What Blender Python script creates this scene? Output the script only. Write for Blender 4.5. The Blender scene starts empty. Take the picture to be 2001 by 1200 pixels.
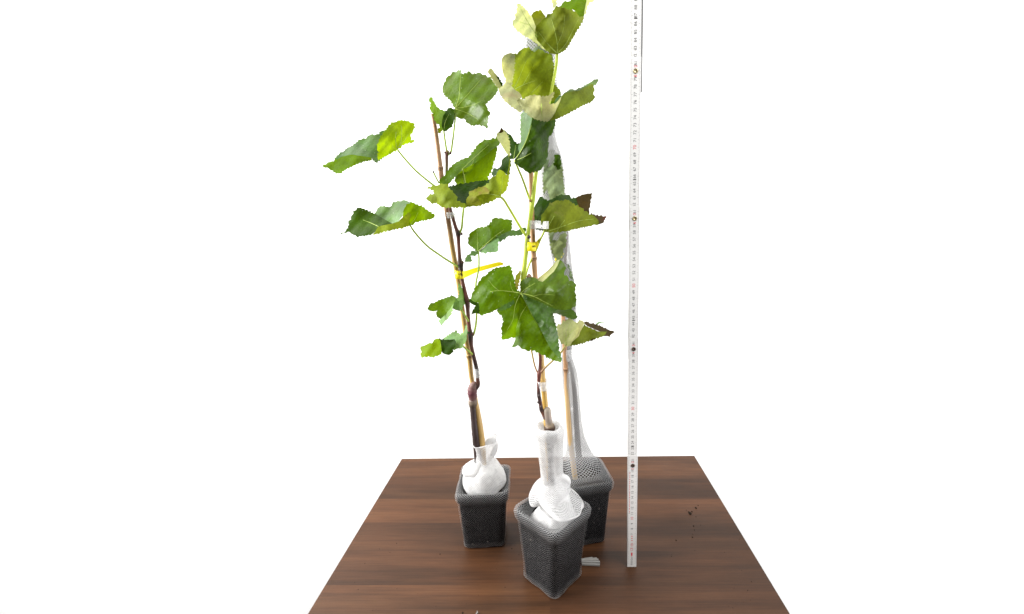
import bpy, math, random
import numpy as np
from mathutils import Vector, Matrix
from mathutils.geometry import delaunay_2d_cdt

random.seed(7)
R = math.radians
sc = bpy.context.scene
COL = sc.collection

# ------------------------------------------------------------------ camera
CX, CY, F, PITCH, EYE = 1070.0, 600.0, 837.0, R(12), 0.60
cam = bpy.data.cameras.new('camera')
cam.sensor_width = 36.0
cam.lens = 36.0 * F / 2001.0
cam.shift_x = (1000.5 - CX) / 2001.0
cam.clip_start, cam.clip_end = 0.01, 50
cam_ob = bpy.data.objects.new('camera', cam)
cam_ob.location = (0, 0, EYE)
cam_ob.rotation_euler = (R(90) - PITCH, 0, 0)
COL.objects.link(cam_ob)
sc.camera = cam_ob

# ------------------------------------------------------------------ world, lamps, exposure
world = bpy.data.worlds.new('World')
sc.world = world
world.use_nodes = True
bg = world.node_tree.nodes['Background']
bg.inputs[0].default_value = (1.0, 1.0, 1.0, 1)
bg.inputs[1].default_value = 0.27
sc.cycles.transparent_max_bounces = 32
sc.cycles.max_bounces = 12
sc.view_settings.view_transform = 'Standard'
sc.view_settings.look = 'None'
sc.view_settings.exposure = -0.14
sc.view_settings.gamma = 1.0


def area(name, loc, target, sx, sy, power, col=(1, 1, 1)):
    l = bpy.data.lights.new(name, 'AREA')
    l.shape, l.size, l.size_y, l.energy, l.color = 'RECTANGLE', sx, sy, power, col
    o = bpy.data.objects.new(name, l)
    o.location = loc
    o.rotation_euler = (Vector(target) - Vector(loc)).to_track_quat('-Z', 'Y').to_euler()
    COL.objects.link(o)


area('window_light', (-1.60, 0.46, 1.00), (0.1, 0.80, 0.12), 0.9, 1.1, 114, (1.0, 0.985, 0.96))
area('wall_fill_light', (1.35, -0.25, 1.80), (1.05, 1.05, -0.25), 1.6, 1.2, 80, (1.0, 0.99, 0.97))  # unseen fill lamp, added to brighten the right side of the wall
area('low_wall_fill', (2.3, -0.2, -0.62), (1.15, 1.05, -0.40), 1.2, 0.7, 40, (0.97, 0.985, 1.0))  # unseen fill added below table level, brightens only the lower wall


# ------------------------------------------------------------------ pixel <-> place helpers
def ray(px, py):
    u, v = (px - CX) / F, (CY - py) / F
    return np.array([u, math.cos(PITCH) + v * math.sin(PITCH), -math.sin(PITCH) + v * math.cos(PITCH)])


def at(px, py, Y):
    """Where the line of sight through a pixel of the photograph meets the upright plane at distance Y."""
    d = ray(px, py)
    return Vector(np.array([0, 0, EYE]) + d * (Y / d[1]))


def on(px, py, h=0.0):
    """The same for the level plane at height h."""
    d = ray(px, py)
    return Vector(np.array([0, 0, EYE]) + d * ((h - EYE) / d[2]))


def px2m(px, py, Y):
    d = ray(px, py)
    return Y / d[1] / F


# ------------------------------------------------------------------ object helpers
def tag(o, label=None, cat=None, group=None, kind=None):
    for k, v in (('label', label), ('category', cat), ('group', group), ('kind', kind)):
        if v:
            o[k] = v
    return o


def thing(name, loc, label, cat, group=None):
    o = bpy.data.objects.new(name, None)
    o.location = loc
    o.empty_display_size = 0.02
    COL.objects.link(o)
    return tag(o, label, cat, group)


class MB:
    def __init__(self):
        self.v, self.f, self.mi, self.sm = [], [], [], []
        self.uv, self.at = {}, {}

    def vert(self, co, uv=None, **a):
        self.v.append(tuple(co))
        i = len(self.v) - 1
        if uv is not None:
            self.uv[i] = uv
        for k, x in a.items():
            self.at.setdefault(k, {})[i] = x
        return i

    def face(self, idx, m=0, smooth=True):
        self.f.append(tuple(idx)); self.mi.append(m); self.sm.append(smooth)

    def grid(self, rows, closed=True, m=0, smooth=True, flip=False):
        n = len(rows[0])
        for a, b in zip(rows[:-1], rows[1:]):
            for j in range(n if closed else n - 1):
                k = (j + 1) % n
                q = (a[j], a[k], b[k], b[j])
                self.face(q[::-1] if flip else q, m, smooth)

    def box(self, c, s, m=0, rot=None):
        M = rot or Matrix.Identity(3)
        ids = [self.vert(Vector(c) + M @ Vector((x * s[0] / 2, y * s[1] / 2, z * s[2] / 2)))
               for z in (-1, 1) for y in (-1, 1) for x in (-1, 1)]
        for q in ((0, 2, 3, 1), (4, 5, 7, 6), (0, 1, 5, 4), (2, 6, 7, 3), (0, 4, 6, 2), (1, 3, 7, 5)):
            self.face([ids[i] for i in q], m, False)

    def tube(self, pts, rad, n=10, col=None, m=0, caps=True, wob=0.0):
        """pts: points; rad: one radius per point (or a number); col: one colour per point."""
        pts = [Vector(p) for p in pts]
        if not hasattr(rad, '__len__'):
            rad = [rad] * len(pts)
        rows = []
        up = Vector((0, -1, 0.13))
        for i, p in enumerate(pts):
            t = (pts[min(i + 1, len(pts) - 1)] - pts[max(i - 1, 0)]).normalized()
            s = t.cross(up)
            if s.length < 1e-4:
                s = t.cross(Vector((1, 0, 0)))
            s.normalize()
            w = s.cross(t).normalized()
            row = []
            for k in range(n):
                a = 2 * math.pi * k / n
                r = rad[i] * (1 + wob * random.uniform(-1, 1))
                kw = {}
                if col is not None:
                    kw['col'] = col[i]
                row.append(self.vert(p + (s * math.cos(a) + w * math.sin(a)) * r, **kw))
            rows.append(row)
        self.grid(rows, True, m)
        if caps:
            self.face(rows[0][::-1], m); self.face(rows[-1], m)

    def build(self, name, mats, parent=None, origin=None):
        me = bpy.data.meshes.new(name)
        off = Vector(origin) if origin is not None else Vector((0, 0, 0))
        if parent is not None:
            p = parent
            off = Vector((0, 0, 0))
            while p is not None:
                off += p.location; p = p.parent
        me.from_pydata([tuple(Vector(v) - off) for v in self.v], [], self.f)
        for m in (mats if isinstance(mats, (list, tuple)) else [mats]):
            me.materials.append(m)
        me.polygons.foreach_set('material_index', self.mi)
        me.polygons.foreach_set('use_smooth', self.sm)
        if self.uv:
            ul = me.uv_layers.new(name='UVMap')
            for l in me.loops:
                ul.data[l.index].uv = self.uv.get(l.vertex_index, (0, 0))
        for k, d in self.at.items():
            vec = hasattr(next(iter(d.values())), '__len__')
            a = me.attributes.new(k, 'FLOAT_COLOR' if vec else 'FLOAT', 'POINT')
            for i in range(len(self.v)):
                if vec:
                    c = d.get(i, (0, 0, 0)); a.data[i].color = (c[0], c[1], c[2], 1)
                else:
                    a.data[i].value = d.get(i, 0.0)
        me.update()
        o = bpy.data.objects.new(name, me)
        COL.objects.link(o)
        if parent is not None:
            o.parent = parent
        elif origin is not None:
            o.location = origin
        return o


def smooth(pts, n=6):
    """Catmull-Rom through tuples of any length."""
    P = [np.array(p, float) for p in pts]
    P = [2 * P[0] - P[1]] + P + [2 * P[-1] - P[-2]]
    out = []
    for i in range(1, len(P) - 2):
        for k in range(n):
            t = k / n
            a, b, c, d = P[i - 1], P[i], P[i + 1], P[i + 2]
            out.append(0.5 * (2 * b + (c - a) * t + (2 * a - 5 * b + 4 * c - d) * t * t + (3 * b - a - 3 * c + d) * t ** 3))
    out.append(P[-2])
    return out


# ------------------------------------------------------------------ materials
def mat(name):
    m = bpy.data.materials.new(name)
    m.use_nodes = True
    nt = m.node_tree
    nt.nodes.clear()
    out = nt.nodes.new('ShaderNodeOutputMaterial')
    return m, nt, out


def N(nt, t, **k):
    n = nt.nodes.new('ShaderNode' + t)
    for a, b in k.items():
        setattr(n, a, b)
    return n


def math_(nt, op, a, b=None, c=None):
    n = N(nt, 'Math', operation=op)
    for i, x in enumerate((a, b, c)):
        if x is None:
            continue
        if isinstance(x, (int, float)):
            n.inputs[i].default_value = x
        else:
            nt.links.new(x, n.inputs[i])
    return n.outputs[0]


def mixc(nt, fac, a, b, blend='MIX'):
    n = N(nt, 'Mix', data_type='RGBA', blend_type=blend)
    for s, x in ((0, fac), (6, a), (7, b)):
        if isinstance(x, (int, float)):
            n.inputs[s].default_value = x
        elif isinstance(x, tuple):
            n.inputs[s].default_value = (x[0], x[1], x[2], 1)
        else:
            nt.links.new(x, n.inputs[s])
    return n.outputs[2]


def noise(nt, vec, scale, detail=3, rough=0.55, out=0):
    n = N(nt, 'TexNoise')
    n.inputs['Scale'].default_value = scale
    n.inputs['Detail'].default_value = detail
    n.inputs['Roughness'].default_value = rough
    if vec is not None:
        nt.links.new(vec, n.inputs['Vector'])
    return n.outputs[out]


def ramp(nt, fac, stops):
    n = N(nt, 'ValToRGB')
    e = n.color_ramp.elements
    while len(e) < len(stops):
        e.new(0.5)
    for el, (p, c) in zip(e, stops):
        el.position = p
        el.color = (c[0], c[1], c[2], 1) if isinstance(c, tuple) else (c, c, c, 1)
    nt.links.new(fac, n.inputs[0])
    return n.outputs[0]


def bump(nt, h, strength, dist=0.001):
    n = N(nt, 'Bump')
    n.inputs['Strength'].default_value = strength
    n.inputs['Distance'].default_value = dist
    nt.links.new(h, n.inputs['Height'])
    return n.outputs[0]


def principled(nt, col, rough=0.5, spec=0.5, normal=None, **k):
    p = N(nt, 'BsdfPrincipled')
    if isinstance(col, tuple):
        p.inputs['Base Color'].default_value = (*col, 1)
    else:
        nt.links.new(col, p.inputs['Base Color'])
    if isinstance(rough, (int, float)):
        p.inputs['Roughness'].default_value = rough
    else:
        nt.links.new(rough, p.inputs['Roughness'])
    p.inputs['Specular IOR Level'].default_value = spec
    if normal is not None:
        nt.links.new(normal, p.inputs['Normal'])
    for a, b in k.items():
        p.inputs[a].default_value = b
    return p


def obj_coord(nt):
    return N(nt, 'TexCoord').outputs['Object']


def plain(name, col, rough=0.5, spec=0.5, var=0.12, scale=60, **k):
    m, nt, out = mat(name)
    f = noise(nt, obj_coord(nt), scale, 4)
    c = mixc(nt, f, tuple(x * (1 - var) for x in col), tuple(min(1, x * (1 + var)) for x in col))
    p = principled(nt, c, rough, spec, **k)
    nt.links.new(p.outputs[0], out.inputs[0])
    return m


def wall_material():
    m, nt, out = mat('wall_paint')
    co = obj_coord(nt)
    f = noise(nt, co, 1.3, 3)
    c = mixc(nt, f, (0.86, 0.86, 0.87), (0.90, 0.90, 0.90))
    p = principled(nt, c, 0.85, 0.2, bump(nt, noise(nt, co, 90, 4), 0.12, 0.002))
    nt.links.new(p.outputs[0], out.inputs[0])
    return m


def wood_material():
    m, nt, out = mat('walnut_laminate')
    co = obj_coord(nt)
    sep = N(nt, 'SeparateXYZ'); nt.links.new(co, sep.inputs[0])
    # boards run along X; every board its own tone, ends staggered
    br = N(nt, 'TexBrick'); br.offset = 0.37; br.offset_frequency = 2
    for k, v in (('Scale', 1.0), ('Mortar Size', 0.0), ('Brick Width', 1.9), ('Row Height', 0.074), ('Bias', 0.0)):
        br.inputs[k].default_value = v
    br.inputs['Color1'].default_value = (0, 0, 0, 1)
    br.inputs['Color2'].default_value = (1, 1, 1, 1)
    bo = N(nt, 'VectorMath', operation='ADD'); bo.inputs[1].default_value = (0.0, 0.0, 0.0)
    nt.links.new(co, bo.inputs[0]); nt.links.new(bo.outputs[0], br.inputs['Vector'])
    tone = br.outputs['Color']
    sh = N(nt, 'VectorMath', operation='MULTIPLY_ADD')
    nt.links.new(tone, sh.inputs[0]); sh.inputs[1].default_value = (3, 7, 2)
    nt.links.new(co, sh.inputs[2])
    st = N(nt, 'Mapping'); st.inputs['Scale'].default_value = (1.2, 15, 10)
    nt.links.new(sh.outputs[0], st.inputs[0])
    g1 = noise(nt, st.outputs[0], 2.2, 8, 0.62)
    st2 = N(nt, 'Mapping'); st2.inputs['Scale'].default_value = (6, 330, 30)
    nt.links.new(sh.outputs[0], st2.inputs[0])
    g2 = noise(nt, st2.outputs[0], 1.6, 6, 0.7)
    st3 = N(nt, 'Mapping'); st3.inputs['Scale'].default_value = (1.1, 7, 1)
    nt.links.new(sh.outputs[0], st3.inputs[0])
    g3 = noise(nt, st3.outputs[0], 2.0, 3)
    base = ramp(nt, g1, [(0.28, (0.037, 0.0160, 0.0070)), (0.5, (0.066, 0.0278, 0.0120)), (0.74, (0.102, 0.0450, 0.0198))])
    c = mixc(nt, tone, mixc(nt, 1.0, base, (0.60, 0.59, 0.58), 'MULTIPLY'), mixc(nt, 1.0, base, (1.14, 1.11, 1.07), 'MULTIPLY'))
    c = mixc(nt, 1.0, c, ramp(nt, g2, [(0.30, 0.66), (0.55, 1.0), (0.8, 1.16)]), 'MULTIPLY')
    c = mixc(nt, 1.0, c, ramp(nt, g3, [(0.3, (0.74, 0.76, 0.74)), (0.7, (1.2, 1.15, 1.1))]), 'MULTIPLY')
    ro = ramp(nt, noise(nt, co, 9, 5), [(0.3, 0.36), (0.7, 0.52)])
    p = principled(nt, c, ro, 0.22, bump(nt, g2, 0.12, 0.0006))
    nt.links.new(p.outputs[0], out.inputs[0])
    return m


def leaf_material(name, near, far, trans, tl=0.35, rough=0.42, spec=0.45, specks=False, blotch=None, mottle=0.35, bt=(0.60, 0.70)):
    """Two sided leaf: 'near' is the colour of the side whose normal points out of the face, 'far' of the other."""
    m, nt, out = mat(name)
    co = obj_coord(nt)
    geo = N(nt, 'NewGeometry')
    c = mixc(nt, geo.outputs['Backfacing'], near, far)
    big = noise(nt, co, 22, 4, 0.6)
    hue = ramp(nt, noise(nt, co, 17, 2, 0.5), [(0.36, (0.74, 0.84, 1.0)), (0.5, (1.0, 1.0, 1.0)), (0.66, (1.28, 1.12, 0.7))])
    c = mixc(nt, 0.6, c, hue, 'MULTIPLY')
    c = mixc(nt, 1.0, c, ramp(nt, big, [(0.3, 1 - mottle), (0.7, 1 + mottle)]), 'MULTIPLY')
    vo = N(nt, 'TexVoronoi', feature='DISTANCE_TO_EDGE'); vo.inputs['Scale'].default_value = 165
    nz = noise(nt, co, 60, 2, 0.5, 1)
    wv = N(nt, 'VectorMath', operation='MULTIPLY_ADD'); nt.links.new(nz, wv.inputs[0])
    wv.inputs[1].default_value = (0.006,) * 3; nt.links.new(co, wv.inputs[2])
    nt.links.new(wv.outputs[0], vo.inputs['Vector'])
    net = ramp(nt, vo.outputs[0], [(0.0, 1.16), (0.16, 0.97), (0.5, 1.0)])
    c = mixc(nt, 1.0, c, net, 'MULTIPLY')
    if blotch:
        bf = ramp(nt, noise(nt, co, 30, 5, 0.6), [(bt[0], 0.0), (bt[1], 1.0)])
        c = mixc(nt, bf, c, blotch)
    if specks:
        v2 = N(nt, 'TexVoronoi'); v2.inputs['Scale'].default_value = 130
        nt.links.new(co, v2.inputs['Vector'])
        dot = math_(nt, 'LESS_THAN', v2.outputs['Distance'], 0.10)
        sepc = N(nt, 'SeparateColor'); nt.links.new(v2.outputs['Color'], sepc.inputs[0])
        gate = math_(nt, 'MULTIPLY', dot, math_(nt, 'GREATER_THAN', sepc.outputs[0], 0.62))
        c = mixc(nt, math_(nt, 'MULTIPLY', gate, 0.45), c, (0.55, 0.62, 0.5))
    hb = math_(nt, 'ADD', math_(nt, 'MULTIPLY', vo.outputs[0], 0.7), math_(nt, 'MULTIPLY', big, 1.2))
    nb = bump(nt, hb, 0.5, 0.0016)
    p = principled(nt, c, rough, spec, nb)
    t = N(nt, 'BsdfTranslucent')
    tc = mixc(nt, 1.0, trans, ramp(nt, big, [(0.3, 0.75), (0.7, 1.25)]), 'MULTIPLY')
    nt.links.new(tc, t.inputs[0]); nt.links.new(nb, t.inputs['Normal'])
    mx = N(nt, 'MixShader'); mx.inputs[0].default_value = tl
    nt.links.new(p.outputs[0], mx.inputs[1]); nt.links.new(t.outputs[0], mx.inputs[2])
    nt.links.new(mx.outputs[0], out.inputs[0])
    return m


def net_material(name, white=0.86, tl=0.35, extra=0.0, spec=0.4):
    """Knitted plastic netting: threads where the two diagonals of the UV lattice run, clear between them."""
    m, nt, out = mat(name)
    uv = N(nt, 'UVMap')
    sep = N(nt, 'SeparateXYZ'); nt.links.new(uv.outputs[0], sep.inputs[0])
    wob = noise(nt, obj_coord(nt), 70, 2)
    wob = math_(nt, 'MULTIPLY', math_(nt, 'SUBTRACT', wob, 0.5), 1.1)
    u = math_(nt, 'ADD', sep.outputs[0], wob)
    v = sep.outputs[1]
    wd = N(nt, 'Attribute', attribute_name='wide').outputs['Fac']
    lim = math_(nt, 'SUBTRACT', 0.5, math_(nt, 'MULTIPLY', wd, 0.5))
    d = []
    for op in ('ADD', 'SUBTRACT'):
        s = math_(nt, 'FRACT', math_(nt, op, u, v))
        d.append(math_(nt, 'ABSOLUTE', math_(nt, 'SUBTRACT', s, 0.5)))
    hit = math_(nt, 'GREATER_THAN', math_(nt, 'MAXIMUM', d[0], d[1]), lim)
    thread = hit
    if extra:
        e = ramp(nt, noise(nt, obj_coord(nt), 130, 3), [(0.40, extra * 0.72), (0.6, 1.0)])
        hit = math_(nt, 'MAXIMUM', hit, math_(nt, 'MULTIPLY', e, extra))
    if extra > 0.6 or extra == 0.55:
        gate = ramp(nt, noise(nt, obj_coord(nt), 55, 3), [(0.42, 0.0), (0.58, 1.0)])
        hole = math_(nt, 'MULTIPLY', gate, math_(nt, 'SUBTRACT', 1.0, thread))
        pc = mixc(nt, hole, (white, white, white), (0.46, 0.46, 0.47))  # holes greyed: shade of the deeper layers put into the colour
    else:
        pc = (white, white, white * 1.01)
    p = principled(nt, pc, 0.35, spec, bump(nt, thread, 0.4, 0.0006) if extra else None)
    t = N(nt, 'BsdfTranslucent'); t.inputs[0].default_value = (white, white, white, 1)
    mx = N(nt, 'MixShader'); mx.inputs[0].default_value = tl
    nt.links.new(p.outputs[0], mx.inputs[1]); nt.links.new(t.outputs[0], mx.inputs[2])
    tr = N(nt, 'BsdfTransparent')
    m2 = N(nt, 'MixShader')
    nt.links.new(hit, m2.inputs[0]); nt.links.new(tr.outputs[0], m2.inputs[1]); nt.links.new(mx.outputs[0], m2.inputs[2])
    nt.links.new(m2.outputs[0], out.inputs[0])
    return m


def attr_material(name, rough=0.55, spec=0.35, var=0.25, scale=(160, 160, 40), bs=0.5):
    m, nt, out = mat(name)
    co = obj_coord(nt)
    mp = N(nt, 'Mapping'); mp.inputs['Scale'].default_value = scale
    nt.links.new(co, mp.inputs[0])
    f = noise(nt, mp.outputs[0], 1.0, 5, 0.65)
    a = N(nt, 'Attribute', attribute_name='col').outputs['Color']
    c = mixc(nt, 1.0, a, ramp(nt, f, [(0.3, 1 - var), (0.7, 1 + var)]), 'MULTIPLY')
    p = principled(nt, c, rough, spec, bump(nt, f, bs, 0.0007))
    nt.links.new(p.outputs[0], out.inputs[0])
    return m


def clear_film():
    m, nt, out = mat('clear_tape')
    p = principled(nt, (0.82, 0.83, 0.84), 0.22, 0.6)
    tr = N(nt, 'BsdfTransparent'); tr.inputs[0].default_value = (0.95, 0.95, 0.95, 1)
    mx = N(nt, 'MixShader')
    f = ramp(nt, noise(nt, obj_coord(nt), 220, 3), [(0.35, 0.20), (0.65, 0.38)])
    nt.links.new(f, mx.inputs[0])
    nt.links.new(tr.outputs[0], mx.inputs[1]); nt.links.new(p.outputs[0], mx.inputs[2])
    nt.links.new(mx.outputs[0], out.inputs[0])
    return m


def pot_material():
    m, nt, out = mat('black_pot_plastic')
    co = obj_coord(nt)
    dust = ramp(nt, noise(nt, co, 40, 6, 0.7), [(0.55, 0.0), (0.78, 0.35)])
    c = mixc(nt, dust, (0.004, 0.004, 0.005), (0.04, 0.037, 0.036))
    v2 = N(nt, 'TexVoronoi'); v2.inputs['Scale'].default_value = 110
    nt.links.new(co, v2.inputs['Vector'])
    sepc = N(nt, 'SeparateColor'); nt.links.new(v2.outputs['Color'], sepc.inputs[0])
    dot = math_(nt, 'MULTIPLY', math_(nt, 'LESS_THAN', v2.outputs['Distance'], 0.17), math_(nt, 'GREATER_THAN', sepc.outputs[0], 0.93))
    c = mixc(nt, dot, c, (0.12, 0.11, 0.10))
    p = principled(nt, c, 0.5, 0.10)
    nt.links.new(p.outputs[0], out.inputs[0])
    return m


M = {}
UNDER = (0.16, 0.19, 0.04)
TOPC = (0.036, 0.082, 0.0015)
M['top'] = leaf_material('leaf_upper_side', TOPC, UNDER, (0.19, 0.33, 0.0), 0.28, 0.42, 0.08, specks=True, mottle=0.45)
M['mid'] = leaf_material('leaf_upper_side_mid_green', (0.017, 0.042, 0.001), UNDER, (0.065, 0.135, 0.0), 0.24, 0.42, 0.10, specks=True, mottle=0.5)  # darker green than the plain upper side
M['sage'] = leaf_material('leaf_upper_side_sage_sheen', (0.055, 0.100, 0.010), UNDER, (0.17, 0.27, 0.005), 0.25, 0.40, 0.22, specks=True, blotch=(0.040, 0.060, 0.002), mottle=0.4, bt=(0.58, 0.70))  # pale sheen put into the base colour
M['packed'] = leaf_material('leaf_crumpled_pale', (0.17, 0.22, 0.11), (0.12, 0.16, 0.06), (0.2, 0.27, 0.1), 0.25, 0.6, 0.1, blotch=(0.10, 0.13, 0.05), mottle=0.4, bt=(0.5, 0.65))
M['bright'] = leaf_material('leaf_lit_bright_green', (0.115, 0.185, 0.002), (0.035, 0.08, 0.004), (0.27, 0.38, 0.0), 0.42, 0.5, 0.06, mottle=0.22)  # light shining through is put into the colour as a brighter green
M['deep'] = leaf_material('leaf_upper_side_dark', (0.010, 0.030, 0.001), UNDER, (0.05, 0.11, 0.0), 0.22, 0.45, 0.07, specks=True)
M['blue'] = leaf_material('leaf_upper_side_bluish_sheen', (0.042, 0.100, 0.017), UNDER, (0.11, 0.23, 0.008), 0.20, 0.40, 0.32, specks=True, mottle=0.45)  # window sheen put into the colour as a bluer green
M['lit'] = leaf_material('leaf_lit_green', (0.055, 0.115, 0.0005), (0.035, 0.08, 0.004), (0.17, 0.27, 0.0), 0.42, 0.5, 0.04, mottle=0.28)  # brighter green stands in for light on and through the blade
M['under'] = leaf_material('leaf_under_side', (0.135, 0.180, 0.012), TOPC, (0.19, 0.235, 0.006), 0.36, 0.6, 0.08, mottle=0.28)
M['olive'] = leaf_material('leaf_under_side_olive', (0.103, 0.134, 0.015), TOPC, (0.14, 0.175, 0.006), 0.36, 0.6, 0.08, blotch=(0.17, 0.15, 0.045), mottle=0.32)
M['grey'] = leaf_material('leaf_under_side_grey', (0.125, 0.225, 0.085), TOPC, (0.14, 0.25, 0.03), 0.25, 0.55, 0.16, mottle=0.25)
M['pale'] = leaf_material('leaf_under_side_pale', (0.38, 0.40, 0.18), TOPC, (0.42, 0.45, 0.14), 0.36, 0.6, 0.12, blotch=(0.38, 0.33, 0.19), mottle=0.18)
M['cream'] = leaf_material('leaf_under_side_cream', (0.34, 0.35, 0.17), TOPC, (0.33, 0.34, 0.12), 0.35, 0.6, 0.12, blotch=(0.31, 0.26, 0.14), mottle=0.22, bt=(0.56, 0.72))
M['rust'] = leaf_material('leaf_under_side_rust', (0.15, 0.175, 0.02), TOPC, (0.20, 0.21, 0.006), 0.33, 0.6, 0.1, blotch=(0.19, 0.10, 0.045), mottle=0.3, bt=(0.46, 0.60))
M['purple'] = leaf_material('leaf_tip_purple', (0.030, 0.020, 0.003), UNDER, (0.07, 0.04, 0.002), 0.2, 0.55, 0.08, blotch=(0.075, 0.012, 0.010))
M['bronze'] = leaf_material('leaf_upper_side_bronze', (0.060, 0.075, 0.002), UNDER, (0.28, 0.31, 0.0), 0.45, 0.5, 0.08, blotch=(0.08, 0.05, 0.003))
M['vein'] = plain('leaf_vein', (0.32, 0.42, 0.08), 0.5, 0.2, 0.15)
M['bark'] = attr_material('vine_bark')
M['cane'] = attr_material('bamboo_cane', 0.38, 0.4, 0.14, (220, 220, 14), 0.25)
M['petiole'] = attr_material('petiole_skin', 0.45, 0.4, 0.12, (90, 90, 90), 0.2)
M['pot'] = pot_material()
M['soil'] = plain('potting_soil', (0.018, 0.013, 0.009), 0.95, 0.1, 0.6, 300)
M['net'] = net_material('plastic_netting', 0.30, 0.2, spec=0.15)
M['net_fine'] = net_material('plastic_netting_tube', 0.36, 0.2, spec=0.2)
M['net_neck'] = net_material('plastic_netting_neck', 0.62, 0.30, 0.55)
M['net_white'] = net_material('plastic_netting_gathered', 0.84, 0.40, 0.90)
M['net_tube'] = net_material('plastic_netting_layered', 0.72, 0.35, 0.24)
M['tape'] = clear_film()
M['yellow'] = plain('yellow_label_film', (0.90, 0.76, 0.012), 0.4, 0.4, 0.05)
M['ink'] = plain('dark_ink', (0.05, 0.035, 0.01), 0.6, 0.2, 0.1)
M['wall'] = wall_material()
M['wood'] = wood_material()
M['edge'] = plain('table_edge_band', (0.10, 0.055, 0.035), 0.4, 0.4, 0.2, 40)
M['ruler'] = plain('ruler_white_plastic', (0.70, 0.695, 0.685), 0.38, 0.45, 0.03, 120)
M['ruler_side'] = plain('ruler_side_plastic', (0.42, 0.415, 0.41), 0.5, 0.4, 0.08, 200)  # sides a darker grey than the face
M['ruler_shade'] = plain('ruler_shaded_section', (0.13, 0.13, 0.13), 0.5, 0.4, 0.15, 200)  # dark colour stands in for the shade on the rearmost section
M['print'] = plain('ruler_print_black', (0.10, 0.10, 0.10), 0.6, 0.2, 0.1)
M['red'] = plain('ruler_print_red', (0.62, 0.06, 0.08), 0.6, 0.2, 0.1)
M['brass'] = plain('brass', (0.36, 0.30, 0.17), 0.35, 0.5, 0.2, 300, Metallic=0.9)
M['steel'] = plain('darkened_rivet', (0.10, 0.075, 0.06), 0.35, 0.5, 0.3, 300, Metallic=0.7)
M['iron'] = plain('blackened_end_fitting', (0.012, 0.011, 0.011), 0.4, 0.4, 0.3, 200)
M['shaded_plastic'] = plain('white_plastic_shaded', (0.20, 0.195, 0.185), 0.6, 0.2, 0.1, 80)  # white plastic, its colour darkened for the shade the strip lies in

# ------------------------------------------------------------------ setting: wall and table
mb = MB()
nx, nz = 2, 2
a = [mb.vert((x, 1.045, z)) for z in (-1.2, 2.6) for x in (-4.0, 4.0)]
b = [mb.vert((x, 1.16, z)) for z in (-1.2, 2.6) for x in (-4.0, 4.0)]
mb.face((a[0], a[1], a[3], a[2]), 0, False); mb.face((b[0], b[2], b[3], b[1]), 0, False)
for i, j in ((0, 1), (1, 3), (3, 2), (2, 0)):
    mb.face((a[j], a[i], b[i], b[j]), 0, False)
tag(mb.build('wall', M['wall']), 'plain white painted wall behind the dark wooden table', 'wall', kind='structure')

TB = 0.986
bl, br_, fl, fr = on(785, 896), on(1357, 890), on(602, 1197), on(1545, 1200)
table = thing('table', ((bl.x + br_.x) / 2, 0.6, 0), 'dark walnut wood table the three potted vines stand on', 'table')
YF = 0.18


def edge_x(p, q, y):
    return p.x + (q.x - p.x) * (y - p.y) / (q.y - p.y)


quad = [(edge_x(bl, fl, YF), YF), (edge_x(br_, fr, YF), YF), (br_.x, br_.y), (bl.x, bl.y)]
mb = MB()
bev = 0.0016
cxm, cym = sum(q[0] for q in quad) / 4, sum(q[1] for q in quad) / 4


def inset(k):
    return [(x + (k if x < cxm else -k), y + (k if y < cym else -k)) for x, y in quad]


top = [mb.vert((x, y, 0)) for x, y in inset(bev)]
rim1 = [mb.vert((x, y, -bev * 0.35)) for x, y in inset(bev * 0.35)]
rim2 = [mb.vert((x, y, -bev)) for x, y in quad]
mb.face(top, 0, False)
for r1, r2 in ((top, rim1), (rim1, rim2)):
    for i in range(4):
        mb.face((r2[i], r2[(i + 1) % 4], r1[(i + 1) % 4], r1[i]), 0, False)
tt = mb.build('tabletop', M['wood'], table)
mb = MB()
e1 = [mb.vert((x, y, -bev)) for x, y in quad]
e2 = [mb.vert((x, y, -0.025)) for x, y in quad]
for i in range(4):
    mb.face((e2[i], e2[(i + 1) % 4], e1[(i + 1) % 4], e1[i]), 0, False)
mb.face(e2[::-1], 0, False)
mb.build('edge_band', M['edge'], table)

# ------------------------------------------------------------------ pots and their netting
POTS = {
    'left': dict(c=(-0.1190, 0.717), half=0.0460, base=0.0365, rot=R(3), h=0.116),
    'front': dict(c=(0.009, 0.620), half=0.0455, base=0.0350, rot=R(47), h=0.130),
    'back': dict(c=(0.067, 0.722), half=0.0445, base=0.0355, rot=R(12), h=0.130),
}


def sq_ring(c, half, rc, rot, n=96):
    """n points round a rounded square, starting at the middle of its right side."""
    out = []
    for k in range(n):
        a = 2 * math.pi * k / n
        # superellipse-like rounded square: exact square with corner radius rc
        ca, sa = math.cos(a), math.sin(a)
        s = half / max(abs(ca), abs(sa))
        x, y = ca * s, sa * s
        lim = half - rc
        ex, ey = abs(x) - lim, abs(y) - lim
        if ex > 0 and ey > 0:
            # push onto the corner arc along the ray from the corner centre
            cxr, cyr = math.copysign(lim, x), math.copysign(lim, y)
            dx, dy = x - cxr, y - cyr
            L = math.hypot(dx, dy)
            x, y = cxr + dx / L * rc, cyr + dy / L * rc
        out.append((c[0] + x * math.cos(rot) - y * math.sin(rot), c[1] + x * math.sin(rot) + y * math.cos(rot)))
    return out


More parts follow.
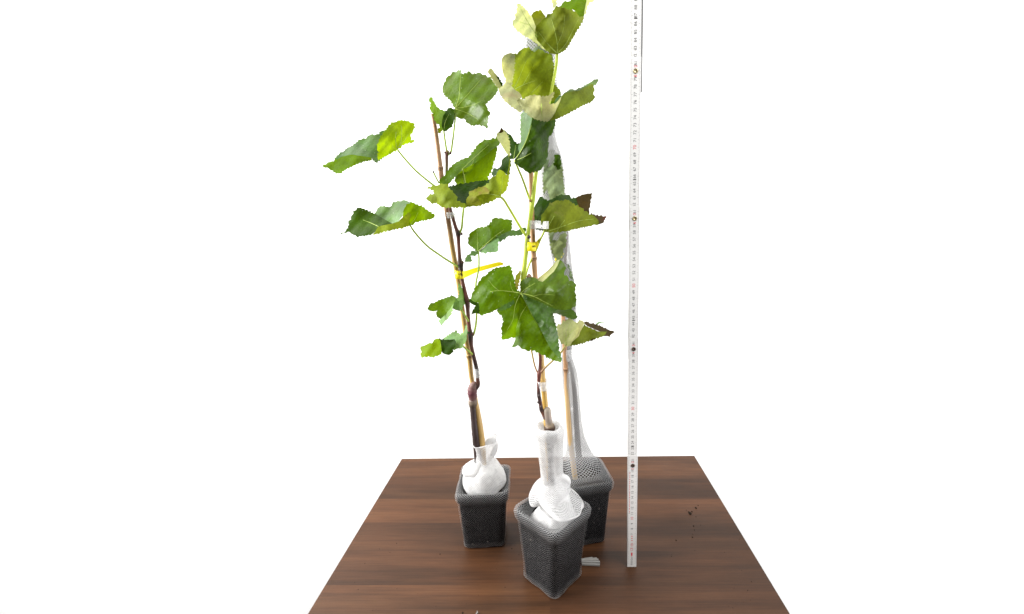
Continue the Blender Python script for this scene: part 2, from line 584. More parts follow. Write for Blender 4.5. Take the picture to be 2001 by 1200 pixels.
def make_pot(key, label):
    P = POTS[key]
    t = thing('plant_pot', (P['c'][0], P['c'][1], 0), label, 'pot', 'square black nursery pots under netting')
    mb = MB()
    rows = []
    h = P['h']
    prof = [(0.000, P['base'] - 0.003), (0.003, P['base'])]
    for k in range(1, 7):
        z = 0.003 + (h - 0.020) * k / 6
        prof.append((z, P['base'] + (P['half'] - 0.0035 - P['base']) * k / 6))
    prof += [(h - 0.016, P['half'] - 0.0008), (h - 0.003, P['half']), (h, P['half'] - 0.001), (h, P['half'] - 0.0025),
             (h - 0.03, P['half'] - 0.0050)]
    for z, hf in prof:
        rows.append([mb.vert((x, y, z)) for x, y in sq_ring(P['c'], hf, 0.010, P['rot'])])
    mb.grid(rows)
    mb.face(rows[0][::-1], 0)
    mb.build('tub', M['pot'], t)
    mb = MB()
    rows = []
    for s, dz in ((1.0, 0), (0.8, 0.001), (0.5, 0.003), (0.2, 0.004)):
        rows.append([mb.vert((x, y, h - 0.022 + dz + random.uniform(-.0012, .0012)))
                     for x, y in sq_ring(P['c'], (P['half'] - 0.0055) * s, 0.009 * s, P['rot'])])
    mb.grid(rows)
    mb.face(rows[-1], 0)
    mb.build('soil', M['soil'], t)
    return t


make_pot('left', 'black square pot on the left, with white netting bunched into a ball on top')
make_pot('front', 'black square pot nearest the camera, turned corner first, netting stretched over it')
make_pot('back', 'black square pot partly hidden behind the front pot, near the folding rule')

CELLS = 86
CV = 0.0040


def net_rows(mb, rings, wides, cells=CELLS, cv=CV, v0=0.0):
    """rings: lists of 3D points; UV so that the number of cells round stays the same."""
    rows, v = [], v0
    prev = None
    for ring, w in zip(rings, wides):
        n = len(ring)
        if prev is not None:
            v += sum((Vector(a) - Vector(b)).length for a, b in zip(ring, prev)) / n / cv
        row = [mb.vert(p, uv=(cells * k / n, v), wide=w) for k, p in enumerate(ring)]
        # close with a duplicate column so that the lattice does not jump at the seam
        row.append(mb.vert(ring[0], uv=(cells, v), wide=w))
        rows.append(row); prev = ring
    mb.grid(rows, closed=False)
    return v


def pot_net(key, sag, foot=0.0, wall=0.030, seed=1):
    """The stretch of netting that hugs the pot, with the rim folded in."""
    P = POTS[key]
    rnd = random.Random(seed)
    ph = [rnd.uniform(0, 6.28) for _ in range(6)]
    rings, wides = [], []
    h, n = P['h'], 96

    def ring(z, hf, rc, puff=0.0, lift=0.0):
        pts = []
        for k, (x, y) in enumerate(sq_ring(P['c'], hf, rc, P['rot'], n)):
            a = 2 * math.pi * k / n
            f = puff * (math.sin(3 * a + ph[0]) + 0.7 * math.sin(5 * a + ph[1] + z * 60) + 0.5 * math.sin(9 * a + ph[2]))
            dx, dy = x - P['c'][0], y - P['c'][1]
            L = math.hypot(dx, dy)
            pts.append((x + dx / L * f, y + dy / L * f, max(0.0008, z + lift * (0.5 + 0.5 * math.sin(2 * a + ph[3])))))
        return pts

    b, t = P['base'] + 0.0012, P['half'] + 0.0012
    rings.append(ring(0.0012, b - 0.004 + foot, 0.010)); wides.append(0.24)
    rings.append(ring(0.004, b + foot, 0.011, 0.0006)); wides.append(0.22)
    for k in range(1, 9):
        z = 0.004 + (h - 0.024) * k / 8
        fl_ = foot * max(0, 1 - k / 2.2)
        rings.append(ring(z, b + (t - 0.002 - b) * k / 8 + fl_, 0.0115, 0.0005)); wides.append(wall + 0.003 * k)
    rings.append(ring(h - 0.012, t + 0.0006, 0.010, 0.0006, 0.0006)); wides.append(0.14)
    rings.append(ring(h - 0.003, t + 0.0014, 0.0095, 0.0007, 0.0016)); wides.append(0.17)
    rings.append(ring(h + 0.0022, t - 0.0002, 0.0095, 0.0007, 0.0022)); wides.append(0.18)
    rings.append(ring(h + 0.0018, t - 0.0046, 0.010, 0.0006, 0.0018)); wides.append(0.22)
    for q, (hf, dz) in enumerate(sag):
        rings.append(ring(h + dz, hf, min(hf * 0.97, 0.012 + 0.010 * (q + 1)), 0.0005, 0.0008)); wides.append(0.22 + 0.03 * q)
    return rings, wides


def lathe_net(mb, rings_px, Y, waves=(), tilt=0.0, n=72, wide=0.5, cells=70, seed=0, cv=0.0030, crumple=0.0, clip=None, hem=False):
    """rings_px: (centre x, centre y, radius) in photograph pixels at distance Y; waves: (lobes, radius part, height mm)."""
    rnd = random.Random(seed)
    phs = [rnd.uniform(0, 6.28) for _ in waves]
    rings, wides = [], []
    for i, r in enumerate(rings_px):
        cx, cy, rad = r[:3]
        amt = r[3] if len(r) > 3 else 1.0
        c = at(cx, cy, Y)
        rm = rad * px2m(cx, cy, Y)
        pts = []
        for k in range(n):
            a = 2 * math.pi * k / n
            rr, dz = rm, 0.0
            for (lob, pr, hm), p in zip(waves, phs):
                rr *= 1 + pr * amt * math.sin(lob * a + p + 0.35 * i)
                dz += hm * 0.001 * amt * math.sin(lob * a + p * 1.7 + 0.5 * i)
            rr *= 1 + crumple * rnd.uniform(-1, 1)
            q = Vector((c.x + rr * math.cos(a), c.y + rr * math.sin(a), c.z + dz + tilt * amt * rr * math.cos(a)))
            if clip:
                Q = POTS[clip]
                lim = Q['half'] - 0.0065
                cr, sr = math.cos(Q['rot']), math.sin(Q['rot'])
                lx, ly = (q.x - Q['c'][0]) * cr + (q.y - Q['c'][1]) * sr, -(q.x - Q['c'][0]) * sr + (q.y - Q['c'][1]) * cr
                lx, ly = max(-lim, min(lim, lx)), max(-lim, min(lim, ly))
                q = Vector((Q['c'][0] + lx * cr - ly * sr, Q['c'][1] + lx * sr + ly * cr, q.z))
            pts.append(tuple(q))
        rings.append(pts); wides.append(wide if not hem or i < len(rings_px) - 2 else 1.0)
    net_rows(mb, rings, wides, cells, cv)


# left pot: the netting is pushed down into a white ball
G_NET = 'plastic net sleeves over the pots'
YL, YM, YB = 0.717, 0.620, 0.722
P = POTS['left']
net = thing('net_sleeve', (P['c'][0], P['c'][1], 0), 'white net sleeve over the left pot, bunched into a round white ball', 'net sleeve', G_NET)
mb = MB()
r_, w_ = pot_net('left', [(0.036, -0.008), (0.033, -0.017), (0.0315, -0.020)], 0.0005, seed=3)
net_rows(mb, r_, w_)
mb.build('pot_cover', M['net'], net)
mb = MB()
lathe_net(mb, [(946, 953, 30), (946, 946, 39), (946, 938, 41.5), (946, 929, 41), (946, 920, 38.5), (945, 911, 33), (944, 904, 25), (943, 900, 17)],
          YL, ((3, .03, .6), (5, .025, .8), (9, .012, .4)), wide=0.36, seed=4, crumple=0.004)
mb.build('gathered_ball', M['net_white'], net)
mb = MB()
lathe_net(mb, [(926, 930, 8), (924, 927, 16), (923, 920, 19), (924, 912, 18), (927, 905, 12), (930, 902, 5)],
          YL - 0.012, ((3, .06, .6), (4, .05, .5)), wide=0.36, seed=5)
mb.build('side_fold', M['net_white'], net)
mb = MB()
lathe_net(mb, [(944, 903, 21), (945, 895, 16.5), (946, 886, 15.5), (947, 877, 17), (948, 869, 19.5), (949, 864, 21.5), (949.5, 862, 23), (949, 864, 24)],
          YL, ((2, .05, 2.2), (3, .03, 1.0)), tilt=0.22, wide=0.34, seed=6, cells=40)
mb.build('collar', M['net_tube'], net)
mb = MB()
pth = smooth([(951, 868, 5), (957, 861, 5.5), (963, 861, 6), (967, 868, 6), (967, 878, 5.5), (963, 888, 5), (957, 897, 4.5)], 5)
pts = [at(p[0], p[1], YL + 0.010) for p in pth]
mb.tube(pts, [p[2] * px2m(p[0], p[1], YL) for p in pth], 14)
for i in range(len(mb.v)):
    mb.uv[i] = (i % 14, i // 14 * 1.2); mb.at.setdefault('wide', {})[i] = 0.5
mb.build('rolled_edge', M['net_tube'], net)

# front pot: the netting stands up as a tube out of a heap of ruffles
P = POTS['front']
net = thing('net_sleeve', (P['c'][0], P['c'][1], 0), 'white net sleeve over the front pot, ruffled heap with an open tube on top', 'net sleeve', G_NET)
mb = MB()
r_, w_ = pot_net('front', [(0.040, -0.003), (0.0365, -0.008), (0.0345, -0.013)], 0.0022, seed=8)
net_rows(mb, r_, w_)
mb.build('pot_cover', M['net'], net)
mb = MB()
lathe_net(mb, [(1084, 1032, 40), (1084, 1027, 46), (1084, 1020, 48), (1084, 1012, 46), (1086, 1003, 40), (1087, 994, 33), (1087, 985, 27)],
          YM, ((3, .04, 1.2), (5, .03, 1.0), (8, .02, .5)), wide=0.36, seed=9, crumple=0.005, clip='front')
mb.build('gathered_base', M['net_white'], net)
mb = MB()
lathe_net(mb, [(1085, 956, 20), (1087, 960, 26), (1090, 964, 34), (1092, 967, 42), (1093, 971, 47), (1093.5, 975, 49.5), (1093.5, 977, 49.8)],
          YM, ((2, .05, 1.6), (3, .05, 1.8), (7, .02, .8)), tilt=-0.36, wide=0.30, seed=12, cells=44, hem=True)
mb.build('lower_ruffle', M['net_tube'], net)
mb = MB()
lathe_net(mb, [(1085, 990, 30), (1084, 978, 31), (1083, 966, 29), (1081, 955, 25), (1079, 945, 22)],
          YM, ((3, .05, 1.0), (5, .04, 1.0)), wide=0.36, seed=13, crumple=0.01)
mb.build('inner_gather', M['net_white'], net)
mb = MB()
lathe_net(mb, [(1078, 932, 21), (1077, 938, 26), (1076, 945, 32), (1075, 953, 37), (1074, 960, 39.5), (1074, 966, 39), (1074, 968, 38.5)],
          YM, ((2, .05, 1.5), (4, .05, 1.8), (7, .02, .6)), tilt=0.26, wide=0.30, seed=14, cells=40, hem=True)
mb.build('upper_ruffle', M['net_tube'], net)
mb = MB()
pth = smooth([(1088, 938, 6), (1097, 934, 7), (1106, 936, 7), (1109, 943, 6.5), (1104, 950, 6), (1095, 954, 5)], 5)
mb.tube([at(p[0], p[1], YM - 0.004) for p in pth], [p[2] * px2m(p[0], p[1], YM) for p in pth], 14)
for i in range(len(mb.v)):
    mb.uv[i] = (i % 14, i // 14 * 1.2); mb.at.setdefault('wide', {})[i] = 0.5
mb.build('rolled_fold', M['net_white'], net)
mb = MB()
lathe_net(mb, [(1080, 962, 25), (1079, 945, 23), (1078, 930, 21), (1077, 915, 21.5), (1076, 900, 22.5), (1075, 885, 24), (1074.5, 872, 24.5), (1074, 860, 25),
               (1073.5, 852, 26.5), (1073, 845, 28.5), (1073, 839, 29), (1073, 834, 27.5), (1073, 832, 24), (1073, 833, 20), (1073, 837, 17), (1073.5, 845, 15.5), (1074, 860, 15)],
          YM, ((2, .04, .8), (3, .04, .5), (7, .03, .2)), wide=0.30, seed=15, cells=44, cv=0.0032)
mb.build('standing_tube', M['net_neck'], net)

# back pot: the netting still encloses the whole vine
P = POTS['back']
net = thing('net_sleeve', (P['c'][0], P['c'][1], 0), 'tall white net sleeve pulled up round the whole vine at the back', 'net sleeve', G_NET)
mb = MB()
r_, w_ = pot_net('back', [(0.0435, 0.0045), (0.0415, 0.0085)], 0.0, wall=0.022, seed=21)
axis = [(1136, 911, 42, .36), (1133.5, 900, 33, .40), (1131, 887, 25, .36), (1128, 870, 19.5, .32), (1124, 850, 16, .30), (1121, 822, 14.5, .29), (1119.5, 795, 14.5, .28), (1117.5, 770, 15.5, .28), (1115, 748, 16.5, .28),
        (1112, 725, 15, .38), (1108.5, 705, 11.5, .45), (1107, 691, 9.5, .55), (1107, 678, 10.5, .46), (1109, 655, 14, .34), (1111, 620, 15.5, .30), (1110, 590, 16.5, .28),
        (1106, 560, 17, .28), (1101, 530, 18, .28), (1096, 500, 20, .27), (1092, 470, 21.5, .26), (1089, 440, 22.5, .26), (1086, 410, 23, .25), (1082.5, 380, 23.5, .25),
        (1080.5, 350, 23, .25), (1078, 322, 21.5, .26), (1074, 300, 20.5, .28), (1068, 280, 20, .30), (1061, 262, 24, .28), (1055, 240, 31, .25), (1053, 215, 34, .24),
        (1053, 185, 36, .24), (1053, 150, 36, .24), (1053, 120, 34, .24), (1052, 95, 31, .25), (1050, 78, 28, .28), (1049, 68, 24, .34), (1049, 63, 15, .42)]
n = 96
for i, (cx, cy, rr, w) in enumerate(axis):
    c = at(cx, cy, YB)
    rm = rr * px2m(cx, cy, YB)
    pts = []
    for k in range(n):
        a = 2 * math.pi * k / n
        q = rm * (1 + 0.045 * math.sin(2 * a + i * 0.6) + 0.03 * math.sin(5 * a + i * 0.9))
        if i == 0:
            sx, sy = sq_ring((0, 0), rm * 0.92, rm * 0.85, P['rot'], n)[k]
            pts.append((c.x + sx, c.y + sy, c.z))
        else:
            aa = a + P['rot']
            pts.append((c.x + q * math.cos(aa), c.y + q * 0.9 * math.sin(aa), c.z))
    r_.append(pts); w_.append(w)
net_rows(mb, r_[:17], [0.7 * w for w in w_[:17]])
mb.build('pot_cover', M['net'], net)
mb = MB()
net_rows(mb, r_[15:], [0.09, 0.14, 0.22] + [1.1 * w if 18 + i < 30 else 1.5 * w for i, w in enumerate(w_[18:])], 30, 0.0046)
mb.build('tall_tube', M['net_fine'], net)

# ------------------------------------------------------------------ leaves


def rbf(ctrl):
    C = np.array(ctrl, float)
    if len(C) == 1:
        return lambda x, y: C[0, 2]
    if len(C) < 4:
        A = np.c_[np.ones(len(C)), C[:, :2]]
        w = np.linalg.lstsq(A, C[:, 2], rcond=None)[0]
        return lambda x, y: w[0] + w[1] * x + w[2] * y
    n_ = len(C)
    D = np.hypot(C[:, None, 0] - C[None, :, 0], C[:, None, 1] - C[None, :, 1])
    A = np.zeros((n_ + 3, n_ + 3))
    A[:n_, :n_] = D + np.eye(n_) * 2.0
    A[:n_, n_] = 1; A[:n_, n_ + 1:] = C[:, :2]
    A[n_:, :n_] = A[:n_, n_:].T
    b_ = np.r_[C[:, 2], 0, 0, 0]
    w = np.linalg.lstsq(A, b_, rcond=None)[0]

    def f(x, y):
        return float(np.hypot(C[:, 0] - x, C[:, 1] - y) @ w[:n_] + w[n_] + w[n_ + 1] * x + w[n_ + 2] * y)
    return f


def seg_dist(p, a, b):
    p, a, b = np.array(p), np.array(a), np.array(b)
    d = b - a
    L = d @ d
    t = 0 if L == 0 else max(0, min(1, (p - a) @ d / L))
    return float(np.hypot(*(p - a - d * t)))


def poly_dist(p, poly):
    return min(seg_dist(p, poly[i], poly[(i + 1) % len(poly)]) for i in range(len(poly)))


def inside(p, poly):
    x, y = p
    c = False
    for i in range(len(poly)):
        (x1, y1), (x2, y2) = poly[i], poly[i - 1]
        if (y1 > y) != (y2 > y) and x < (x2 - x1) * (y - y1) / (y2 - y1) + x1:
            c = not c
    return c


def leaf(parent, Y, panels, veins=(), petiole=None, label=None, name='leaf', seed=None):
    """One leaf blade. panels: dicts with o = outline (photograph pixels), m = which side shows, c = depth points (x, y, mm towards the viewer)."""
    rnd = random.Random(seed if seed is not None else int(panels[0]['o'][0][0] * 13 + panels[0]['o'][0][1]))
    mb = MB()
    mats, fns = [], []
    ph = [rnd.uniform(0, 6.28) for _ in range(4)]
    for pi, pn in enumerate(panels):
        o = [tuple(map(float, p)) for p in pn['o']]
        area2 = sum(o[i][0] * o[(i + 1) % len(o)][1] - o[(i + 1) % len(o)][0] * o[i][1] for i in range(len(o)))
        sgn = 1 if area2 > 0 else -1
        others = [q['o'] for k, q in enumerate(panels) if k != pi]
        bd = []
        for i in range(len(o)):
            a_, b_ = o[i], o[(i + 1) % len(o)]
            L = math.dist(a_, b_)
            sm = pn.get('plain', False) or any(poly_dist(a_, q) < 2.2 and poly_dist(b_, q) < 2.2 for q in others)
            nx_, ny_ = (b_[1] - a_[1]) / max(L, 1e-6) * sgn, -(b_[0] - a_[0]) / max(L, 1e-6) * sgn
            bd.append(a_)
            if sm:
                k = int(L // 6)
                for j in range(1, k + 1):
                    t = j / (k + 1)
                    bd.append((a_[0] + (b_[0] - a_[0]) * t, a_[1] + (b_[1] - a_[1]) * t))
            elif L > 6.0:
                k = max(1, round(L / rnd.uniform(5.5, 9.5)))
                for j in range(k):
                    t = (j + 0.60 + rnd.uniform(-.25, .25)) / k
                    amp = rnd.uniform(0.9, 3.0)
                    bd.append((a_[0] + (b_[0] - a_[0]) * t + nx_ * amp, a_[1] + (b_[1] - a_[1]) * t + ny_ * amp))
                    if j < k - 1:
                        t = (j + 1) / k
                        bd.append((a_[0] + (b_[0] - a_[0]) * t - nx_ * .4, a_[1] + (b_[1] - a_[1]) * t - ny_ * .4))
        f0 = rbf(pn['c'])
        am = pn.get('am', 1.6)

        def f(x, y, f0=f0, am=am, pi=pi):
            return 1.35 * f0(x, y) + 1.5 * am * (math.sin(x * .13 + ph[0] + pi) * math.sin(y * .12 + ph[1]) + .5 * math.sin(x * .29 + y * .23 + ph[2]))
        fns.append(f)
        pts = list(bd)
        xs, ys = [p[0] for p in bd], [p[1] for p in bd]
        y_ = min(ys) + 2
        row = 0
        while y_ < max(ys):
            x_ = min(xs) + (row % 2) * 2.2
            while x_ < max(xs):
                q = (x_ + rnd.uniform(-.8, .8), y_ + rnd.uniform(-.8, .8))
                if inside(q, bd) and poly_dist(q, bd) > 1.7:
                    pts.append(q)
                x_ += 4.6
            y_ += 4.2; row += 1
        res = delaunay_2d_cdt([Vector(p) for p in pts], [], [list(range(len(bd)))], 1, 1e-4)
        if pn['m'] not in mats:
            mats.append(pn['m'])
        mi = mats.index(pn['m'])
        base = len(mb.v)
        eye = Vector((0, 0, EYE))
        for v in res[0]:
            mb.vert(at(v.x, v.y, Y - f(v.x, v.y) * 0.001))
        for tri in res[2]:
            t = [base + i for i in tri]
            A, B, C_ = (Vector(mb.v[i]) for i in t[:3])
            if (B - A).cross(C_ - A).dot(eye - A) < 0:
                t = t[::-1]
            mb.face(t, mi)
    if veins:
        mats.append('vein')
        mi = len(mats) - 1
        for vn in veins:
            k, pl, r0 = vn[0], vn[1], (vn[2] if len(vn) > 2 else 0.00055)
            pl = smooth(pl, 4)
            n_ = len(pl)
            mb.tube([at(p[0], p[1], Y - fns[k](p[0], p[1]) * .001 - .00015) for p in pl],
                    [r0 * (1 - 0.65 * i / (n_ - 1)) for i in range(n_)], 6, m=mi)
    o = mb.build(name, [M[k] for k in mats], parent)
    if label:
        o['label'] = label
    if petiole:
        pth = smooth(petiole[0], 6)
        r0, r1 = petiole[1]
        c0, c1 = petiole[2] if len(petiole) > 2 else ((0.30, 0.42, 0.05), (0.33, 0.46, 0.06))
        n_ = len(pth)
        mb = MB()
        mb.tube([at(p[0], p[1], p[2]) for p in pth],
                [(r0 + (r1 - r0) * i / (n_ - 1)) * px2m(pth[i][0], pth[i][1], pth[i][2]) * (1.25 if i in (0, n_ - 1) else 1) for i in range(n_)], 8,
                col=[tuple(c0[q] + (c1[q] - c0[q]) * i / (n_ - 1) for q in range(3)) for i in range(n_)])
        mb.build('petiole', M['petiole'], o)
    return o


def stem(parent, name, pts, seed=1, lumpy=0.0, n=12, m='bark', sub=6):
    """pts: (x, y, Y, radius px, (r, g, b))."""
    rows = smooth([(p[0], p[1], p[2], p[3], *p[4]) for p in pts], sub)
    random.seed(seed)
    mb = MB()
    mb.tube([at(p[0], p[1], p[2]) for p in rows],
            [max(0.2, p[3]) * px2m(p[0], p[1], p[2]) for p in rows], n,
            col=[tuple(max(0.003, x) for x in p[4:7]) for p in rows], m=0, wob=lumpy)
    return mb.build(name, M[m], parent)


DARK, BROWN, REDB, GRN, LIME = (.030, .018, .016), (.085, .032, .020), (.10, .026, .018), (.16, .20, .035), (.38, .47, .045)
GRAYB = (.16, .13, .12)

# ---- left vine ---------------------------------------------------------------------------
VL = thing('grapevine', (POTS['left']['c'][0], YL, 0.10), 'young grapevine in the left pot, dark brown stem and folded green leaves', 'grapevine', 'potted young grapevines')
stem(VL, 'rootstock', [(938, 935, YL, 7, DARK), (934, 900, YL, 7, DARK), (930, 862, YL, 6.6, DARK), (927, 835, YL, 6, (.045, .03, .03)), (925, 810, YL, 5.8, (.04, .025, .025)), (924, 797, YL, 6.2, (.05, .035, .03)),
                       (924, 790, YL, 8.2, (.10, .075, .055)), (924, 784, YL, 8.6, (.17, .13, .10)), (924, 780, YL, 7, (.15, .10, .09))], 3, 0.06)
stem(VL, 'graft_union', [(924, 783, YL, 7, (.16, .10, .09)), (924, 775, YL, 8.4, (.13, .055, .055)), (923, 766, YL, 9.4, (.11, .035, .045)), (924, 757, YL, 8.8, (.14, .07, .065)), (927, 751, YL, 6.5, (.15, .09, .08)), (929, 747, YL, 3, (.12, .06, .05))], 5, 0.09)
stem(VL, 'stem', [(929, 760, YL, 4.5, DARK), (934, 752, YL, 4.2, (.05, .025, .02)), (933.5, 742, YL, 3.8, BROWN), (932, 730, YL, 3.6, GRAYB), (930, 715, YL, 4.0, DARK), (926, 698, YL, 3.8, (.05, .02, .015)), (921, 675, YL, 3.8, BROWN),
                  (919.5, 655, YL, 5.2, DARK), (917, 640, YL, 4, REDB), (914.5, 612, YL, 3.8, BROWN), (913, 590, YL, 5.0, (.05, .02, .015)), (909, 572, YL, 3.8, REDB), (903, 545, YL, 3.6, BROWN), (901, 525, YL, 4.2, DARK), (900, 516, YL, 5.6, DARK),
                  (898, 503, YL, 3.8, BROWN), (896, 470, YL, 3.6, REDB), (895, 456, YL, 5, DARK), (891, 446, YL, 3.6, REDB), (885, 426, YL, 3.4, BROWN), (879, 405, YL, 3.2, BROWN), (875, 380, YL, 3, (.12, .09, .03)), (873, 350, YL, 3, GRN),
                  (873, 322, YL, 2.9, (.12, .08, .03)), (873, 304, YL, 3.4, (.10, .035, .025)), (874, 298, YL, 3.8, (.13, .07, .03)), (876, 294, YL, 2.2, (.2, .2, .04))], 7, 0.03)
for (x, y, r) in ((880, 299, 2.6), (869.5, 298, 1.8), (933, 600, 0), (916, 587, 3.0), (924, 653, 3.0), (902, 457, 2.6), (904, 513, 2.8)):
    if r:
        bud = MB()
        p = at(x, y, YL - .002); s = px2m(x, y, YL)
        bud.tube([p + Vector((0, 0, -r * s)), p + Vector((0, 0, -r * s * .5)), p, p + Vector((0, 0, r * s * .6)), p + Vector((0, 0, r * s * 1.2))], [r * s * .4, r * s * .9, r * s, r * s * .7, r * s * .15], 8, col=[DARK, DARK, BROWN, BROWN, GRN])
        bud.build('bud', M['bark'], VL)
mb = MB()
tp = smooth([(858, 358, YL), (851, 345, YL - .004), (846, 334, YL - .006)], 4)
mb.tube([at(*p) for p in tp], [1.5 * px2m(*p) for p in tp], 6, col=[(.3, .4, .06)] * (len(tp) - 2) + [DARK, DARK])
mb.build('leaf_stalk_stub', M['petiole'], VL)

leaf(VL, YL, [dict(m='sage', o=[(889, 211), (885, 203), (878, 194), (870, 187), (865, 178), (866, 166), (871, 159), (872, 152), (876, 148), (880, 147), (886, 140), (891, 141), (898, 137.5), (902, 136.5), (901, 142),
      (906, 145), (912, 143), (918, 139.5), (921, 143), (924, 145), (930, 144), (939, 142), (943, 146), (951, 148), (953, 151), (959, 153), (963, 160), (968, 167), (973, 172), (971, 180), (966, 187), (960, 194), (954, 198), (949, 204), (952, 209), (953, 215), (958, 222.5), (954, 228), (953, 235), (952, 243), (952, 251),
      (944, 245), (937, 244), (924, 245), (918, 243), (914, 241), (910, 235), (906, 232), (898, 232), (893, 229), (889, 221)],
      c=[(889, 212, 0), (866, 172, -26), (890, 140, -34), (901, 140, -22), (900, 180, -6), (930, 143, -28), (968, 172, -2), (935, 195, 8), (915, 220, 4), (952, 248, 22), (945, 205, 16), (905, 232, 2)], am=1.4)],
     veins=[(0, [(890, 212), (897, 190), (899, 165), (900, 145)]), (0, [(890, 212), (905, 195), (925, 172), (940, 155)], .0004), (0, [(890, 212), (920, 207), (945, 195)], .0004), (0, [(890, 213), (915, 222), (940, 238)], .0004)],
     petiole=([(889, 214, YL), (889.5, 232, YL + .002), (887, 255, YL + .002), (884, 280, YL + .002), (881, 297, YL), (876, 302, YL)], (1.5, 2.1)))
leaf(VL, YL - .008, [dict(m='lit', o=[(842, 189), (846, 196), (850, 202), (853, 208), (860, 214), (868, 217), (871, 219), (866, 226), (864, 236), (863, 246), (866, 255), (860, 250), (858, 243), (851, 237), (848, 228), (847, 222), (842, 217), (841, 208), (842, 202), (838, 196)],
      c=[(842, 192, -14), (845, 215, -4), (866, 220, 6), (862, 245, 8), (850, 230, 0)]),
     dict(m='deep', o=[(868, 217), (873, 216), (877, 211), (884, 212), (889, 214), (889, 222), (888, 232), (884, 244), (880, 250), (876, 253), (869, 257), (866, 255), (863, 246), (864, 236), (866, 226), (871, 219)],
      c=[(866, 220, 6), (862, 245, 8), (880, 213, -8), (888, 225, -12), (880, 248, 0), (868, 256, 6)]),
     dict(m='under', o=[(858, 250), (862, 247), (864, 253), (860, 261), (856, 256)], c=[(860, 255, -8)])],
     veins=[(1, [(867, 254), (870, 238), (878, 222)], .0004)],
     petiole=([(867, 254, YL - .008), (869, 270, YL - .003), (872, 290, YL), (874, 301, YL)], (1.6, 2.0)))
leaf(VL, YL - .03, [dict(m='bright', o=[(776, 293), (765, 299), (752, 306), (739, 313.5), (738, 305), (740, 298), (737.5, 286), (740, 278), (743, 270), (747, 264), (751, 257.5), (757.5, 249), (763, 243), (769, 239), (774, 238), (782.5, 235), (792.5, 236), (801, 239), (811, 243), (809, 246), (813, 248), (809, 252), (807.5, 256), (803, 262), (802.5, 266), (803, 274), (810.6, 276), (800, 279), (786, 284), (780, 290)],
      c=[(776, 293, 10), (739, 312, 24), (738, 286, 22), (770, 240, -4), (812, 246, -16), (803, 275, -2), (775, 265, 10)], am=1.2),
     dict(m='blue', o=[(652.5, 311), (661, 303), (670, 297), (677, 291), (684, 287), (694, 281), (699, 276), (705, 273), (715, 271), (718, 266), (720, 265), (731, 264), (741, 262), (745, 256), (751, 257), (764, 262), (765, 296), (752, 306), (735, 318), (728, 312), (726, 308), (707, 305), (687.5, 302), (676, 304), (657.5, 312)],
      c=[(653, 311, 4), (687, 303, 4), (727, 310, 2), (735, 318, 4), (745, 257, -40), (715, 271, -30), (685, 287, -18), (765, 280, -34), (720, 290, -12)], am=1.4),
     dict(m='lit', o=[(629.5, 325), (637, 321), (646, 316), (652, 315), (657.5, 312), (666, 307), (676, 304), (687.5, 302), (707, 305), (726, 308), (727.5, 312), (720, 314), (710, 316), (690, 324), (674, 332), (665, 339), (656, 338), (651, 334), (644, 331), (640, 328)],
      c=[(630, 325, 10), (657, 312, 6), (687, 302, 4), (727, 310, 2), (665, 338, 28), (700, 319, 20)], am=1.2)],
     veins=[(0, [(776, 292), (773, 275), (774, 258)], .0005), (0, [(777, 291), (784, 275), (785, 255), (784, 245)], .0005), (0, [(778, 289), (790, 275), (798, 262)], .0004), (0, [(774, 294), (768, 288), (766, 281)], .0003)],
     petiole=([(777, 293, YL - .040), (790, 309, YL - .032), (812, 333, YL - .02), (838, 355, YL - .01), (860, 372, YL - .004), (876, 388, YL)], (1.7, 1.9)))
leaf(VL, YL - .02, [dict(m='mid', o=[(665, 457), (671, 454), (675, 452), (680, 446), (682, 440), (680, 436), (686, 429), (685, 424), (688, 420), (691, 416), (687, 414), (692, 412), (696, 410), (697, 406), (707, 407), (720, 413), (735, 419), (750, 428), (766, 437), (745, 441), (738, 444), (733, 453), (727, 458), (715, 460), (697, 463), (694, 460), (690, 459), (684, 454), (680, 453)],
      c=[(666, 457, 6), (697, 406, -22), (735, 419, -20), (766, 437, 0), (740, 443, 6), (715, 440, -4), (697, 462, 16), (727, 458, 16), (690, 435, -8)], am=1.2),
     dict(m='blue', o=[(735, 419), (736, 412), (740, 406), (748, 403), (754, 404), (760, 405), (765, 402), (766, 398), (772, 395), (780, 393), (784, 393), (790, 391), (795, 392), (800, 395), (806, 396), (797, 404), (788, 412), (787, 422), (778, 433), (766, 437), (750, 428)],
      c=[(736, 419, -20), (766, 437, 0), (790, 391, -36), (748, 403, -34), (787, 415, -4), (768, 415, -18)], am=1.6),
     dict(m='lit', o=[(788, 412), (790, 407), (793, 403), (800, 398), (806, 396), (812, 399), (825, 404), (838, 413), (850, 421), (849, 424), (843, 428), (830, 430), (820, 432), (812, 434), (803, 440), (799, 441), (800, 430), (803, 420), (798, 414), (793, 420), (787, 424)],
      c=[(788, 412, 8), (806, 396, -6), (850, 421, -26), (840, 428, -14), (803, 440, 6), (790, 424, 12), (818, 415, 2)], am=1.2),
     dict(m='under', o=[(787, 424), (793, 420), (798, 414), (803, 420), (800, 430), (799, 441.5), (790, 444), (780, 446), (768, 449), (757, 451), (737, 457), (727, 459), (733, 453), (738, 444), (745, 441), (766, 437), (778, 433)],
      c=[(788, 424, 12), (800, 441, 6), (757, 450, 18), (728, 458, 20), (745, 442, 10), (778, 434, 8)], am=0.8)],
     veins=[(2, [(801, 440), (811, 428), (817, 415)], .0004), (0, [(740, 443), (725, 436), (710, 430)], .0005)],
     petiole=([(801, 440, YL - .027), (812, 456, YL - .024), (834, 480, YL - .015), (860, 499, YL - .008), (880, 512, YL - .003), (897, 522, YL)], (1.8, 2.0)))
